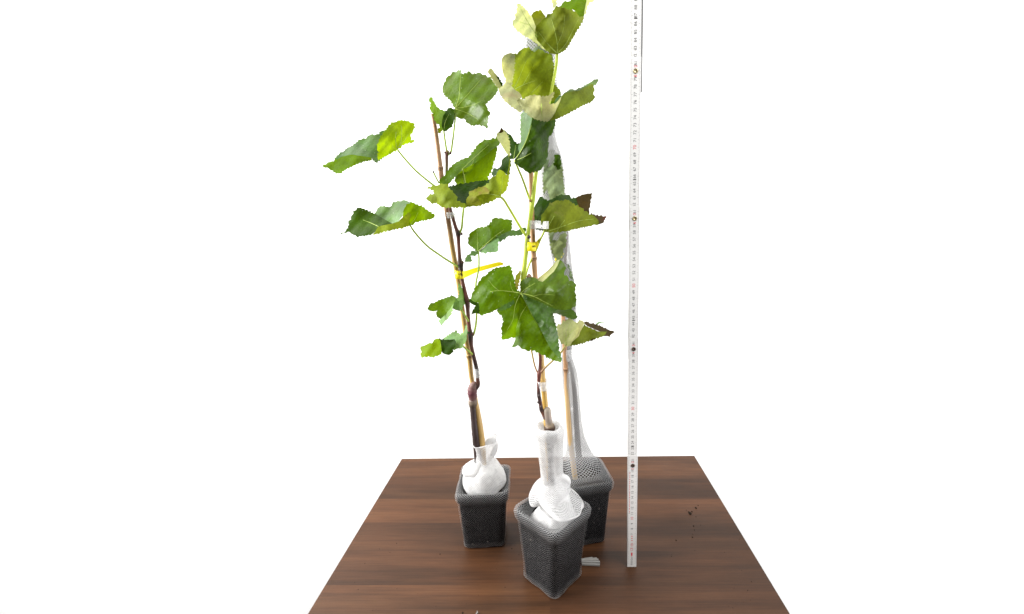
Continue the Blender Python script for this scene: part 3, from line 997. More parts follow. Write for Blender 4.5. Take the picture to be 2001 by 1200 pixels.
leaf(VL, YL - .01, [dict(m='top', o=[(860, 350), (864, 346), (869, 343), (872, 338), (876, 333), (882, 326), (888, 320), (892, 316), (897, 315), (905, 311), (909, 308), (915, 308), (925, 296), (933, 284), (938, 279), (943, 276), (950, 273), (955, 273), (960, 272), (968, 271), (970, 266), (976, 276), (977, 280), (971, 286), (960, 294), (945, 307), (930, 318), (915, 326), (905, 331), (893, 342), (884, 351), (875, 360), (866, 363), (859, 359)],
      c=[(860, 355, 12), (885, 325, -4), (915, 308, -8), (938, 279, -12), (970, 268, -20), (971, 286, -2), (930, 318, 10), (893, 342, 14), (875, 358, 14)], am=1.4),
     dict(m='lit', o=[(971, 286), (972, 290), (970, 297), (969, 303), (968, 309), (965, 315), (965, 320), (963, 325), (963, 330), (960, 333), (957, 339), (953, 345), (955, 349), (954, 353), (942, 356), (930, 358), (918, 360), (905, 361), (894, 362), (891, 358), (889, 350), (893, 342), (905, 331), (915, 326), (930, 318), (945, 307), (960, 294)],
      c=[(971, 286, -2), (930, 318, 10), (893, 342, 14), (905, 361, -6), (954, 350, -14), (965, 318, -12), (935, 340, -2)], am=1.4)],
     veins=[(0, [(903, 331), (920, 315), (936, 300), (955, 283)], .0006), (1, [(904, 331), (906, 345), (908, 360)], .0009), (0, [(918, 326), (924, 318), (927, 308)], .0004)],
     petiole=([(905, 332, YL - .019), (907, 348, YL - .02), (909, 365, YL - .014), (907, 395, YL - .006), (904, 425, YL - .002), (902, 446, YL), (896, 458, YL)], (1.9, 2.3)))
leaf(VL, YL - .02, [dict(m='top', o=[(933, 492), (923, 483), (916, 478), (915, 470), (917, 462), (918, 456), (921, 453), (925, 451), (929, 448), (937, 445), (945, 445), (955, 440), (961, 434), (964, 427), (967, 425), (971, 425), (974, 427), (983, 427), (985, 429), (990, 428), (995, 429), (1000, 430), (1000, 440), (999, 450), (985, 456), (972, 462), (955, 475), (936, 491)],
      c=[(934, 491, 6), (916, 470, -16), (929, 448, -22), (955, 440, -4), (971, 425, -20), (1000, 430, -20), (998, 450, -6), (955, 473, 8), (940, 465, -8), (975, 440, -8)], am=1.6),
     dict(m='grey', o=[(936, 491), (945, 484), (955, 475), (965, 467), (972, 462), (974, 466), (973, 475), (973, 482), (974, 487), (973, 491), (962, 493), (953, 493), (945, 494), (938, 492)],
      c=[(936, 491, 6), (955, 475, 8), (972, 463, 4), (973, 490, 18), (950, 493, 14)], am=1.0),
     dict(m='blue', o=[(999, 450), (1003, 449), (1008, 451), (1013, 449), (1018, 446), (1023, 445), (1027, 444), (1029, 449), (1022, 456), (1016, 460), (1003, 460), (995, 461), (990, 464), (983, 468), (976, 473), (974, 466), (972, 462), (985, 456)],
      c=[(999, 450, -6), (1028, 446, -24), (985, 458, 0), (976, 470, 4), (1010, 459, -14)], am=1.0),
     dict(m='grey', o=[(934, 492), (930, 491), (925, 490), (919, 496), (912, 501), (909, 507), (908, 512), (914, 512), (920, 512), (921, 506), (919, 500), (925, 500), (931, 498), (935, 496)],
      c=[(934, 493, 6), (908, 512, 14), (920, 500, 10)], am=.8)],
     veins=[(0, [(935, 491), (950, 477), (968, 461), (985, 449)], .0007), (0, [(934, 490), (933, 472), (933, 456)], .0004)],
     petiole=([(935, 492, YL - .026), (936, 508, YL - .02), (935, 528, YL - .012), (930, 556, YL - .006), (931, 590, YL - .004), (931, 625, YL - .002), (926, 652, YL), (920, 658, YL)], (1.5, 2.2)))
leaf(VL, YL - .014, [dict(m='top', o=[(837, 600), (838, 597), (848, 592), (860, 586), (872, 582), (885, 578), (892, 583), (887, 592), (882, 600), (878, 606), (870, 615), (861, 624), (857, 621), (855, 621), (853, 617), (852, 613), (855, 607), (851, 608), (847, 609), (842, 608), (838, 607)],
      c=[(838, 600, 8), (885, 578, -14), (860, 588, -8), (887, 592, 4), (870, 613, 6), (853, 615, 14), (860, 603, 0)], am=1.0),
     dict(m='grey', o=[(887, 592), (884, 602), (882, 610), (880, 617), (877, 620), (875, 624), (870, 627), (868, 630), (864, 634), (866, 638), (860, 632), (857, 626), (861, 624), (870, 615), (878, 606), (882, 600)],
      c=[(887, 592, 4), (870, 615, 6), (865, 637, 16), (877, 620, 14)], am=.8),
     dict(m='blue', o=[(892, 583), (897, 589), (897, 597), (898, 608), (894, 607), (890, 606), (887, 604), (884, 603), (885, 598), (887, 592)],
      c=[(892, 583, -2), (887, 594, 4), (897, 606, 4)], am=.8),
     dict(m='grey', o=[(896, 552), (898, 556), (902, 562), (906, 566), (909, 568), (911, 572), (906, 577), (907, 584), (908, 590), (906, 596), (904, 600), (901, 606), (898, 608), (897, 597), (897, 589), (892, 583), (896, 580), (898, 570), (896, 561), (895, 557)],
      c=[(896, 553, -6), (909, 570, -14), (906, 595, -6), (893, 583, -2), (899, 605, 3)], am=.8)],
     petiole=([(900, 604, YL - .015), (906, 612, YL - .012), (912, 622, YL - .006), (917, 630, YL)], (1.8, 2.0)))
leaf(VL, YL - .016, [dict(m='bright', o=[(821, 680), (827, 676), (832, 674), (844, 671), (846, 668), (848, 664), (856, 662), (860, 664), (862, 675), (863, 687), (860, 693), (855, 696), (850, 696), (844, 698), (838, 696), (830, 697), (823, 697), (824, 688), (822, 684)],
      c=[(821, 682, 2), (844, 671, 4), (850, 664, -6), (862, 680, 10), (845, 697, 14), (824, 696, 10)], am=1.2),
     dict(m='deep', o=[(856, 662), (868, 664), (880, 664), (888, 663), (891, 667), (890, 677), (885, 683), (883, 690), (880, 693), (876, 694), (872, 693), (868, 692), (862, 686), (862, 675), (860, 664)],
      c=[(857, 663, -6), (880, 664, -8), (891, 670, 2), (863, 685, 10), (877, 693, 14), (875, 678, 6)], am=1.4),
     dict(m='grey', o=[(864, 664), (872, 658), (880, 653), (888, 649), (894, 646), (893, 650), (897, 651), (900, 654), (905, 650), (908, 645), (909, 641), (912, 634), (913, 637), (914, 645), (913, 652), (912, 656), (912, 662), (911, 666), (909, 670), (904, 674), (903, 680), (896, 681), (892, 682), (885, 683), (890, 677), (891, 667), (888, 663), (880, 664)],
      c=[(864, 664, -8), (894, 647, -22), (912, 635, -16), (912, 660, -4), (903, 680, 6), (886, 682, 6), (891, 668, 0)], am=1.0),
     dict(m='deep', o=[(912, 634), (918, 638), (921, 645), (920, 650), (915, 652), (913, 652), (914, 645), (913, 637)], c=[(912, 634, -16), (920, 645, -10), (914, 652, -8)], am=.4)],
     petiole=([(903, 675, YL - .018), (912, 683, YL - .012), (919, 689, YL - .006), (925, 694, YL)], (1.9, 2.1)))

# ---- front vine --------------------------------------------------------------------------
VM = thing('grapevine', (POTS['front']['c'][0], YM, 0.10), 'tall young grapevine in the front pot, with one broad flat leaf facing out', 'grapevine', 'potted young grapevines')
stem(VM, 'rootstock', [(1078, 985, YM, 6, DARK), (1076, 900, YM, 6, DARK), (1075, 855, YM, 7, DARK), (1074.5, 838, YM, 10.5, (.03, .015, .01)), (1074.5, 833, YM, 10, (.06, .035, .02)), (1073.5, 829, YM, 7.5, (.20, .15, .10)), (1072, 822, YM, 7, (.22, .18, .15)),
                       (1070, 812, YM, 7.4, (.26, .21, .18)), (1069.5, 803, YM, 7.2, (.27, .23, .19)), (1069.5, 798, YM, 5.5, (.25, .21, .17)), (1069.5, 796, YM, 2, (.22, .18, .15))], 11, 0.05)
stem(VM, 'stem', [(1066, 818, YM, 4.5, GRAYB), (1062, 808, YM, 4.5, (.14, .06, .04)), (1058, 800, YM, 4.2, DARK), (1056, 788, YM, 3.7, (.06, .022, .02)), (1053, 772, YM, 3.7, DARK), (1052.5, 758, YM, 3.4, (.09, .03, .025)), (1053, 742, YM, 3.4, REDB), (1053.5, 731, YM, 4.2, REDB),
                  (1055, 718, YM + .004, 3, REDB), (1055, 690, YM + .008, 3, (.12, .05, .03)), (1046, 645, YM + .012, 3.4, (.2, .2, .05)), (1031, 600, YM + .010, 4, GRN), (1022, 565, YM + .006, 4.6, LIME), (1022, 545, YM, 4.8, LIME), (1025, 518, YM, 4.6, LIME), (1028, 492, YM, 4.4, LIME), (1030, 470, YM, 5, (.3, .34, .04)),
                  (1032, 455, YM, 4, LIME), (1035, 435, YM, 4, LIME), (1039, 405, YM, 4.6, LIME), (1042, 385, YM, 4.2, LIME), (1046, 350, YM, 4.0, LIME), (1050, 320, YM, 3.8, LIME), (1057, 280, YM, 3.6, LIME), (1065, 240, YM, 3.4, LIME), (1072, 205, YM, 3.2, LIME), (1077, 180, YM, 3.0, LIME),
                  (1083, 150, YM, 3, LIME), (1087, 128, YM, 3, LIME), (1088.5, 108, YM, 3, LIME), (1088, 98, YM, 3.4, LIME)], 13, 0.02)
for (x, y, r, c) in ((1033.5, 463, 3.4, DARK), (1054, 773, 2.8, DARK), (1052, 786, 2.6, DARK), (1057.5, 795, 2.6, DARK), (1034, 541, 5.5, (.17, .10, .06)), (1036, 392, 2.6, (.2, .1, .03))):
    bud = MB()
    p = at(x, y, YM - .003); s = px2m(x, y, YM)
    bud.tube([p + Vector((0, 0, -r * s)), p + Vector((0, 0, -r * s * .5)), p, p + Vector((0, 0, r * s * .6)), p + Vector((0, 0, r * s * 1.2))], [r * s * .4, r * s * .9, r * s, r * s * .7, r * s * .15], 8, col=[c] * 5)
    bud.build('bud', M['bark'], VM)

# top leaf, cupped, underside to the viewer
leaf(VM, YM, [dict(m='pale', o=[(1012.5, 7), (1018, 10), (1023, 14), (1027, 19), (1031, 20), (1033, 24), (1034, 27), (1040, 36), (1043, 41), (1045, 47), (1047, 52), (1046, 62), (1045, 70), (1055, 85), (1065, 96), (1069, 101), (1063, 96), (1055, 90), (1045, 82), (1032, 73), (1020, 67), (1010, 59), (1004, 52), (1002, 44), (1006, 38), (1007, 33), (1008, 27), (1010, 22), (1011, 15)],
      c=[(1012, 8, 8), (1003, 46, 22), (1030, 70, 16), (1066, 98, 4), (1045, 66, 8), (1044, 45, 2), (1028, 40, 8)], am=1.4),
     dict(m='olive', o=[(1047, 52), (1051, 48), (1055, 44), (1058, 40), (1062, 36), (1064, 36), (1068, 32), (1073, 27), (1076, 27), (1080, 25), (1082, 19), (1087, 11), (1091, 13), (1095, 12), (1099, 16), (1103, 14), (1107, 18), (1113, 19), (1118, 18), (1121, 22), (1124, 22), (1129, 28), (1132, 33), (1137, 32), (1141, 32), (1139, 40), (1132, 52), (1122, 70), (1110, 90), (1103, 99), (1092, 105), (1084, 106), (1073, 102), (1065, 96), (1055, 85), (1046, 75), (1045, 66)],
      c=[(1047, 54, 6), (1065, 96, 6), (1086, 105, 6), (1073, 27, 26), (1100, 14, 40), (1130, 30, 22), (1141, 33, 2), (1122, 70, 6), (1090, 60, 30), (1060, 66, 14), (1104, 97, 2)], am=1.6),
     dict(m='lit', o=[(1095, 12), (1097, 10), (1098, 7), (1100, 5), (1107, 3), (1110, 3), (1114, 2), (1117, -3), (1128, -7), (1140, -8), (1147, -3), (1146, 4), (1144, 15), (1141, 32), (1137, 32), (1132, 33), (1129, 28), (1124, 22), (1118, 18), (1113, 19), (1107, 18), (1103, 14), (1099, 16)],
      c=[(1096, 11, -24), (1140, -5, -30), (1141, 32, 0), (1115, 15, -16)], am=1.4),
     dict(m='pale', o=[(1141, 32), (1142, 22), (1144, 12), (1146, 2), (1149, -6), (1160, -9), (1172, -6), (1161, 1), (1152, 5), (1148, 12), (1146, 20), (1143, 28)], c=[(1141, 32, 0), (1146, 2, -14), (1170, -6, -30), (1150, 8, -16)], am=.6),
     dict(m='pale', o=[(1076, -6), (1086, -7), (1087, 3), (1087, 11), (1082, 17), (1080, 8), (1078, 2)], c=[(1077, -5, -10), (1087, 5, 4), (1082, 16, 10)], am=.5),
     dict(m='bronze', o=[(1038, 30), (1040, 27), (1042, 24), (1046, 22), (1050, 20), (1052, 22), (1054, 19), (1058, 20), (1060, 24), (1063, 28), (1065, 35), (1061, 42), (1055, 50), (1048, 56), (1044, 47), (1041, 37)], c=[(1050, 20, -40), (1040, 32, -34), (1064, 34, -34), (1050, 54, -14)], am=1.2)],
     veins=[(1, [(1089, 104), (1089, 85), (1084, 60), (1078, 38)], .0006), (1, [(1087, 103), (1070, 85), (1052, 62)], .0007), (0, [(1064, 95), (1045, 64), (1030, 40), (1018, 18)], .0006), (1, [(1090, 104), (1106, 85), (1120, 58), (1130, 38)], .0005), (1, [(1089, 88), (1100, 60), (1104, 30)], .0004), (0, [(1036, 50), (1020, 44), (1008, 40)], .0003)],
     label='topmost leaf, cupped upward and cut off by the top of the photo')

# second leaf from the top, a deep bowl
leaf(VM, YM - .010, [dict(m='under', o=[(980, 116), (982, 112), (985, 108), (991, 105), (998, 103), (1003, 105), (1008, 104), (1010, 106), (1013, 101), (1017, 98), (1020, 96), (1025, 93), (1029, 94), (1033, 92), (1036, 95), (1038, 98), (1041, 99), (1044, 102), (1047, 100), (1050, 97), (1056, 98), (1062, 100), (1066, 104), (1075, 106), (1079, 111), (1079, 116), (1081, 121), (1082, 133), (1081, 142), (1082, 153), (1083, 165), (1090, 172), (1096, 180), (1090, 194), (1080, 197), (1060, 197), (1045, 196), (1035, 195), (1020, 192), (1016, 184), (1005, 175), (1000, 170), (992, 158), (985, 150), (982, 140), (980, 128)],
      c=[(980, 120, 0), (1000, 104, -22), (1033, 93, -28), (1075, 107, -26), (1083, 150, -20), (1095, 180, -12), (1020, 190, -6), (995, 160, 4), (1000, 130, 2), (1035, 140, -34), (1060, 170, -26)], am=2.0),
     dict(m='pale', o=[(980, 116), (982, 112), (985, 108), (991, 105), (998, 103), (1003, 105), (1006, 106), (1005, 120), (1004, 140), (1001, 160), (998, 168), (992, 158), (985, 150), (982, 140), (980, 128)],
      c=[(980, 120, 4), (1000, 104, -16), (1005, 130, 4), (998, 166, 8)], am=.8),
     dict(m='cream', o=[(992, 148), (994, 156), (997, 165), (1005, 175), (1014, 180), (1019, 187), (1020, 190), (1013, 194), (1012, 198), (1018, 208), (1021, 216), (1018, 220), (1008, 214), (998, 207), (991, 201), (985, 195), (977, 184), (975, 173), (982, 168), (985, 164), (988, 160), (990, 154)],
      c=[(992, 149, 4), (976, 175, 6), (1019, 188, 14), (1018, 219, 34), (995, 195, 28), (1000, 178, 16)], am=1.2),
     dict(m='pale', o=[(954, 138), (956, 135), (958, 133), (964, 138), (967, 143), (970, 150), (974, 156), (977, 163), (981, 170), (977, 175), (972, 170), (968, 165), (963, 156), (958, 148)], c=[(956, 135, -14), (968, 152, -6), (978, 172, 4)], am=.6),
     dict(m='deep', o=[(968, 147), (971, 148), (974, 150), (979, 160), (982, 168), (979, 171), (976, 163), (972, 155)], c=[(970, 149, -12), (981, 168, -4)], am=.4),
     dict(m='cream', o=[(1011, 196), (1013, 192), (1015, 191), (1018, 194), (1020, 193), (1024, 196), (1026, 194), (1030, 189), (1033, 188), (1036, 186), (1040, 187), (1044, 184.5), (1047, 186), (1050, 187), (1058, 190), (1064, 189), (1070, 188), (1075, 185), (1083, 179), (1081, 186), (1078, 192), (1072, 201), (1076, 204), (1084, 203), (1091, 196), (1098, 187), (1095, 197), (1088, 213), (1084, 222), (1080, 228), (1073, 236), (1060, 236), (1048, 233), (1035, 227), (1024, 216), (1017, 207)],
      c=[(1012, 197, 22), (1044, 185, 34), (1083, 180, 40), (1098, 188, 14), (1060, 235, 18), (1025, 215, 24), (1055, 212, 38), (1085, 215, 22)], am=1.0),
     dict(m='olive', o=[(1098, 187), (1103, 183), (1110, 180), (1120, 178), (1128, 178), (1136, 175), (1148, 168), (1156, 164), (1161, 166), (1160, 170), (1162, 174), (1160, 180), (1160, 185), (1162, 192), (1155, 199), (1145, 203), (1135, 208), (1122, 215), (1110, 222), (1090, 232), (1074, 236), (1080, 228), (1084, 222), (1088, 213), (1095, 197)],
      c=[(1098, 188, 14), (1161, 167, -24), (1162, 192, -10), (1110, 221, 14), (1075, 235, 18), (1088, 212, 22), (1125, 195, 8)], am=1.2),
     dict(m='top', o=[(1098, 187), (1101, 183), (1103, 181), (1107, 179), (1110, 177), (1116, 174), (1120, 174), (1123, 176), (1126, 175), (1135, 172), (1141, 169), (1148, 164), (1153, 161), (1158, 158), (1164, 155), (1170, 157), (1167, 162), (1161, 166), (1156, 164), (1148, 168), (1136, 175), (1128, 178), (1120, 178), (1110, 180), (1103, 183)],
      c=[(1098, 187, 12), (1125, 176, -2), (1166, 157, -40), (1160, 165, -25)], am=.4),
     dict(m='blue', o=[(1082, 203), (1084, 198), (1086, 193), (1093, 187), (1098, 186.5), (1095, 193), (1091, 199), (1086, 205)], c=[(1082, 203, 18), (1098, 187, 6)], am=.3)],
     veins=[(0, [(1003, 174), (1012, 158), (1020, 138), (1028, 120)], .0005), (0, [(1005, 175), (1025, 165), (1045, 158)], .0006), (0, [(1022, 166), (1032, 148), (1043, 128)], .0004), (0, [(1038, 182), (1050, 170), (1060, 160)], .0003), (5, [(1058, 203), (1058, 215), (1059, 225), (1061, 236)], .0006)],
     label='bowl shaped leaf just below the topmost one, pale underside outward')
mb = MB()
tp = smooth([(1072, 206, YM - .004), (1069, 220, YM - .004), (1062, 236, YM - .02)], 4)
mb.tube([at(*p) for p in tp], [2.6 * px2m(*p) for p in tp], 8, col=[LIME] * len(tp))
mb.build('leaf_stalk_stub', M['petiole'], VM)

leaf(VM, YM - .034, [dict(m='blue', o=[(1018, 222), (1030, 218), (1042, 218), (1037, 245), (1032, 262), (1026, 278), (1020, 290), (1014, 301), (1012, 292), (1015, 282), (1018, 275), (1017, 250)],
      c=[(1018, 225, -20), (1042, 220, 2), (1020, 290, 0), (1017, 270, -16)], am=1.0),
     dict(m='mid', o=[(1042, 218), (1056, 216), (1070, 215), (1085, 225), (1085, 240), (1083, 247), (1081, 253), (1079, 260), (1074, 265), (1072, 270), (1070, 276), (1072, 282), (1071, 288), (1070, 297), (1071, 303), (1068, 310), (1069, 315), (1067, 319), (1063, 322), (1061, 326), (1058, 331), (1052, 334), (1046, 335), (1040, 336), (1034, 339), (1030, 336), (1022, 330), (1012, 323), (1005, 316), (1006, 311), (1013, 302), (1020, 290), (1026, 278), (1032, 262), (1037, 245)],
      c=[(1042, 220, 2), (1020, 290, 2), (1006, 314, 0), (1034, 337, 16), (1060, 328, 2), (1070, 297, -16), (1080, 255, -22), (1080, 225, -24), (1045, 290, 8), (1055, 250, -4)], am=1.6),
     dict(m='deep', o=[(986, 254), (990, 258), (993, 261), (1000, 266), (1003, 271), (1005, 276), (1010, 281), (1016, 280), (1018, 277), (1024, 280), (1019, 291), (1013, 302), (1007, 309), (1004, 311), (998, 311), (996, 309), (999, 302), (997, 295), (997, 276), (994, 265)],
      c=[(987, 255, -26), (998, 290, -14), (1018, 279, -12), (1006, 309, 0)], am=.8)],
     veins=[(1, [(1006, 314), (1022, 308), (1038, 299)], .0005), (1, [(1007, 312), (1020, 292), (1030, 270), (1038, 245)], .0008), (2, [(1004, 310), (1006, 296), (1008, 284)], .0004)],
     petiole=([(1006, 314, YM - .034), (1013, 331, YM - .022), (1022, 352, YM - .008), (1031, 378, YM), (1037, 394, YM)], (1.8, 2.4), (LIME, LIME)),
     label='dark green drooping leaf folded along its midrib in front of the stem')

# curled leaf reaching left across the left vine
leaf(VM, YM - .006, [dict(m='deep', o=[(840, 367), (858, 366), (877, 365), (895, 361), (915, 358), (935, 354), (950, 353), (962, 352), (966, 366), (945, 374), (930, 382), (922, 392), (912, 402), (900, 400), (890, 396), (885, 385), (875, 378)],
      c=[(842, 368, -2), (895, 361, -20), (950, 353, -24), (965, 360, -14), (915, 398, 8), (890, 390, 8), (905, 378, -8)], am=1.2),
     dict(m='under', o=[(834, 368), (841, 366), (847, 364), (853, 363), (858, 361), (862, 358), (867, 360), (872, 359), (876, 366), (880, 371), (885, 376), (889, 379), (892, 383), (893, 389), (893, 393), (900, 396), (912, 400), (924, 400), (936, 402), (915, 404), (890, 405), (863, 405), (859, 402), (857, 400), (854, 394), (853, 385), (848, 378), (847, 372), (841, 369)],
      c=[(835, 368, 0), (862, 359, 2), (890, 382, 20), (860, 402, 24), (853, 384, 14), (912, 402, 22), (935, 402, 16), (872, 385, 24)], am=1.6),
     dict(m='under', o=[(832, 388), (835, 385), (838, 382), (844, 380), (849, 378), (853, 385), (855, 396), (849, 397), (843, 398), (841, 395), (836, 392)], c=[(833, 388, 2), (853, 385, 6), (847, 397, 8)], am=.6),
     dict(m='rust', o=[(912, 400), (911, 396), (911, 390), (913, 386), (917, 382), (916, 378), (917, 374), (921, 373), (925, 372), (932, 369), (940, 366), (945, 364), (950, 366), (957, 372), (955, 379), (940, 380), (930, 384), (936, 390), (940, 398), (936, 402), (924, 401)],
      c=[(912, 400, 22), (917, 376, 18), (945, 365, 14), (956, 376, 24), (936, 402, 16), (930, 386, 26)], am=1.0),
     dict(m='under', o=[(945, 364), (949, 362), (956, 358), (956, 354), (957, 350), (960, 348), (962, 345), (967, 344), (970, 342), (971, 338), (973, 334), (976, 331), (980, 333), (984, 335), (990, 342), (994, 328), (995, 316), (993, 303), (997, 306), (998, 318), (996, 335), (994, 350), (991, 365), (986, 375), (976, 384), (965, 391), (950, 397), (936, 402), (940, 398), (936, 390), (930, 384), (940, 380), (955, 379), (957, 372), (950, 366)],
      c=[(945, 364, 14), (936, 402, 16), (976, 384, 12), (975, 333, 18), (990, 342, 4), (996, 310, -12), (992, 365, 2), (960, 372, 26), (970, 360, 24)], am=1.2),
     dict(m='deep', o=[(961, 337), (963, 333), (967, 328), (971, 330), (975, 328), (979, 324), (980, 321), (980, 316), (981, 312), (985, 308), (989, 305), (993, 302), (996, 306), (995, 316), (994, 328), (991, 342), (984, 336), (976, 331), (973, 334), (970, 342), (964, 345)],
      c=[(962, 340, -14), (980, 318, -16), (993, 304, -14), (992, 335, 0), (972, 336, -2)], am=.8),
     dict(m='pale', plain=True, o=[(970, 262), (973, 259), (976, 257), (980, 252), (987, 255), (994, 265), (997, 276), (997, 292), (997, 306), (993, 303), (990, 300), (982, 287), (977, 279), (971, 270)],
      c=[(972, 263, -22), (987, 256, -24), (997, 280, -20), (996, 305, -12), (983, 285, -12)], am=.6),
     dict(m='purple', o=[(974, 259), (977, 255), (978, 252), (980, 249), (983, 253), (984, 257), (980, 260), (976, 260)], c=[(979, 254, -19)], am=.2)],
     veins=[(4, [(975, 383), (962, 380), (948, 378)], .0006), (4, [(975, 382), (980, 365), (982, 345)], .0005)],
     petiole=([(976, 384, YM - .016), (984, 390, YM - .014), (994, 406, YM - .010), (1006, 426, YM - .006), (1018, 446, YM - .003), (1030, 464, YM)], (2.2, 2.6), (LIME, LIME)),
     label='long curled leaf with rusty brown patches reaching left across the other vine')

leaf(VM, YM - .004, [dict(m='olive', o=[(1064, 450), (1061, 443), (1057, 435), (1057, 430), (1058, 425), (1060, 418), (1063, 415), (1067, 409), (1069, 406), (1072, 402), (1073, 398), (1075, 395), (1077, 397), (1079, 396), (1083, 394), (1086, 392), (1093, 393), (1100, 393), (1102, 391), (1105, 389), (1108, 391), (1112, 391), (1114, 394), (1116, 394), (1119, 398), (1122, 397), (1124, 402), (1130, 400), (1131, 404), (1136, 406), (1141, 408), (1141, 413), (1149, 415), (1151, 419), (1156, 419), (1161, 422), (1166, 427), (1172, 433), (1171, 437), (1150, 442), (1130, 446), (1110, 451), (1090, 453), (1072, 454)],
      c=[(1065, 452, 10), (1058, 428, 16), (1075, 396, 12), (1112, 392, 2), (1141, 409, -8), (1171, 435, -18), (1110, 450, 6), (1090, 425, 18)], am=1.6),
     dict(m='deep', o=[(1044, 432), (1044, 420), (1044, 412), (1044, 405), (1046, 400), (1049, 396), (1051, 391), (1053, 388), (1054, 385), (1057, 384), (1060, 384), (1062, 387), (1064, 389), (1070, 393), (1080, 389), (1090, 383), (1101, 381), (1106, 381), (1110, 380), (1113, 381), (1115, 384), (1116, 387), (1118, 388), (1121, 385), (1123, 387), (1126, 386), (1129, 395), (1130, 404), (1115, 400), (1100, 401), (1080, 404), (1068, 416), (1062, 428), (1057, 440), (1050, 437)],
      c=[(1044, 425, -18), (1056, 385, -26), (1110, 381, -30), (1128, 390, -26), (1062, 430, 0), (1090, 402, -6)], am=1.4),
     dict(m='purple', o=[(1126, 386), (1130, 383), (1133, 383), (1137, 380), (1140, 380), (1144, 379), (1148, 378), (1153, 378), (1158, 377), (1156, 382), (1157, 387), (1154, 391), (1155, 395), (1153, 400), (1154, 404), (1151, 408), (1152, 413), (1151, 419), (1140, 414), (1130, 405), (1128, 395)],
      c=[(1127, 388, -26), (1158, 378, -36), (1151, 417, -16), (1130, 404, -16)], am=1.0),
     dict(m='purple', o=[(1153, 420), (1155, 417), (1157, 415), (1158, 419), (1164, 421), (1170, 422), (1178, 423), (1186, 424), (1183, 427), (1182, 430), (1180, 432), (1181, 434), (1175, 437), (1169, 438), (1171, 434), (1166, 428), (1160, 424)], c=[(1154, 419, -20), (1185, 425, -34), (1172, 436, -18)], am=.6),
     dict(m='deep', o=[(1046, 447), (1055, 445), (1062, 446), (1065, 451), (1058, 450), (1052, 449)], c=[(1047, 447, -8), (1064, 449, 6)], am=.3)],
     veins=[(0, [(1066, 452), (1074, 438), (1083, 422)], .0006), (0, [(1088, 452), (1096, 440), (1104, 430)], .0004), (0, [(1068, 453), (1095, 444), (1130, 432), (1160, 428)], .0004)],
     petiole=([(1064, 451, YM - .014), (1060, 460, YM - .008), (1055, 470, YM + .002), (1048, 488, YM + .008), (1039, 506, YM + .008), (1031, 525, YM + .006), (1025, 548, YM + .003)], (1.9, 2.0), (LIME, LIME)),
     label='leaf folded in half pointing right, olive underside out, with a dark purple tip')

A_L = [(1018, 573), (1011, 568), (1006, 560), (1005, 545), (1001, 535), (999, 528), (998, 522), (996, 518), (991, 519), (988, 521), (985, 520), (981, 522), (978, 521), (974, 523), (970, 522), (966, 525), (963, 525), (960, 529), (957, 530), (953, 535), (951, 536), (948, 539), (943, 540), (940, 544), (939, 548), (934, 553), (933, 557), (930, 560), (927, 567), (922, 575), (921, 580), (920, 584), (923, 588), (927, 590), (935, 592), (936, 597), (937, 601), (936, 604), (938, 607), (937, 614), (940, 617), (950, 613), (960, 610), (972, 604), (985, 596), (1000, 588)]
A_R = [(1018, 573), (1040, 584), (1060, 592), (1075, 600), (1090, 605), (1102, 606), (1113, 604), (1117, 604), (1120, 600), (1126, 596), (1125, 592), (1126, 588), (1124, 582), (1127, 577), (1124, 573), (1122, 570), (1125, 567), (1124, 562), (1127, 557), (1123, 553), (1120, 550), (1113, 549), (1111, 545), (1110, 541), (1104, 539), (1102, 535), (1103, 530), (1104, 520), (1103, 516), (1101, 513), (1098, 510), (1094, 508), (1089, 520), (1082, 531), (1075, 537), (1068, 544), (1060, 551), (1052, 549), (1047, 543), (1042, 542), (1038, 541), (1030, 544), (1022, 547), (1017, 553), (1017, 565)]
B_ = [(1018, 573), (1000, 588), (985, 596), (972, 604), (973, 611), (980, 616), (980, 619), (982, 622), (984, 628), (981, 632), (981, 637), (979, 643), (981, 648), (981, 655), (981, 664), (985, 664), (988, 663), (993, 663), (997, 661), (1000, 659), (1003, 661), (1008, 657), (1007, 663), (1005, 668), (1003, 673), (1002, 679), (1007, 678), (1012, 675), (1016, 678), (1018, 681), (1022, 683), (1026, 683), (1030, 686), (1037, 683), (1041, 686), (1045, 685), (1050, 689), (1055, 690), (1060, 694), (1065, 694), (1070, 699), (1076, 701), (1082, 704), (1090, 706), (1097, 706), (1096, 698), (1092, 685), (1091, 670), (1090, 655), (1087, 642), (1084, 630), (1082, 622), (1080, 611), (1090, 605), (1075, 600), (1060, 592), (1040, 584)]
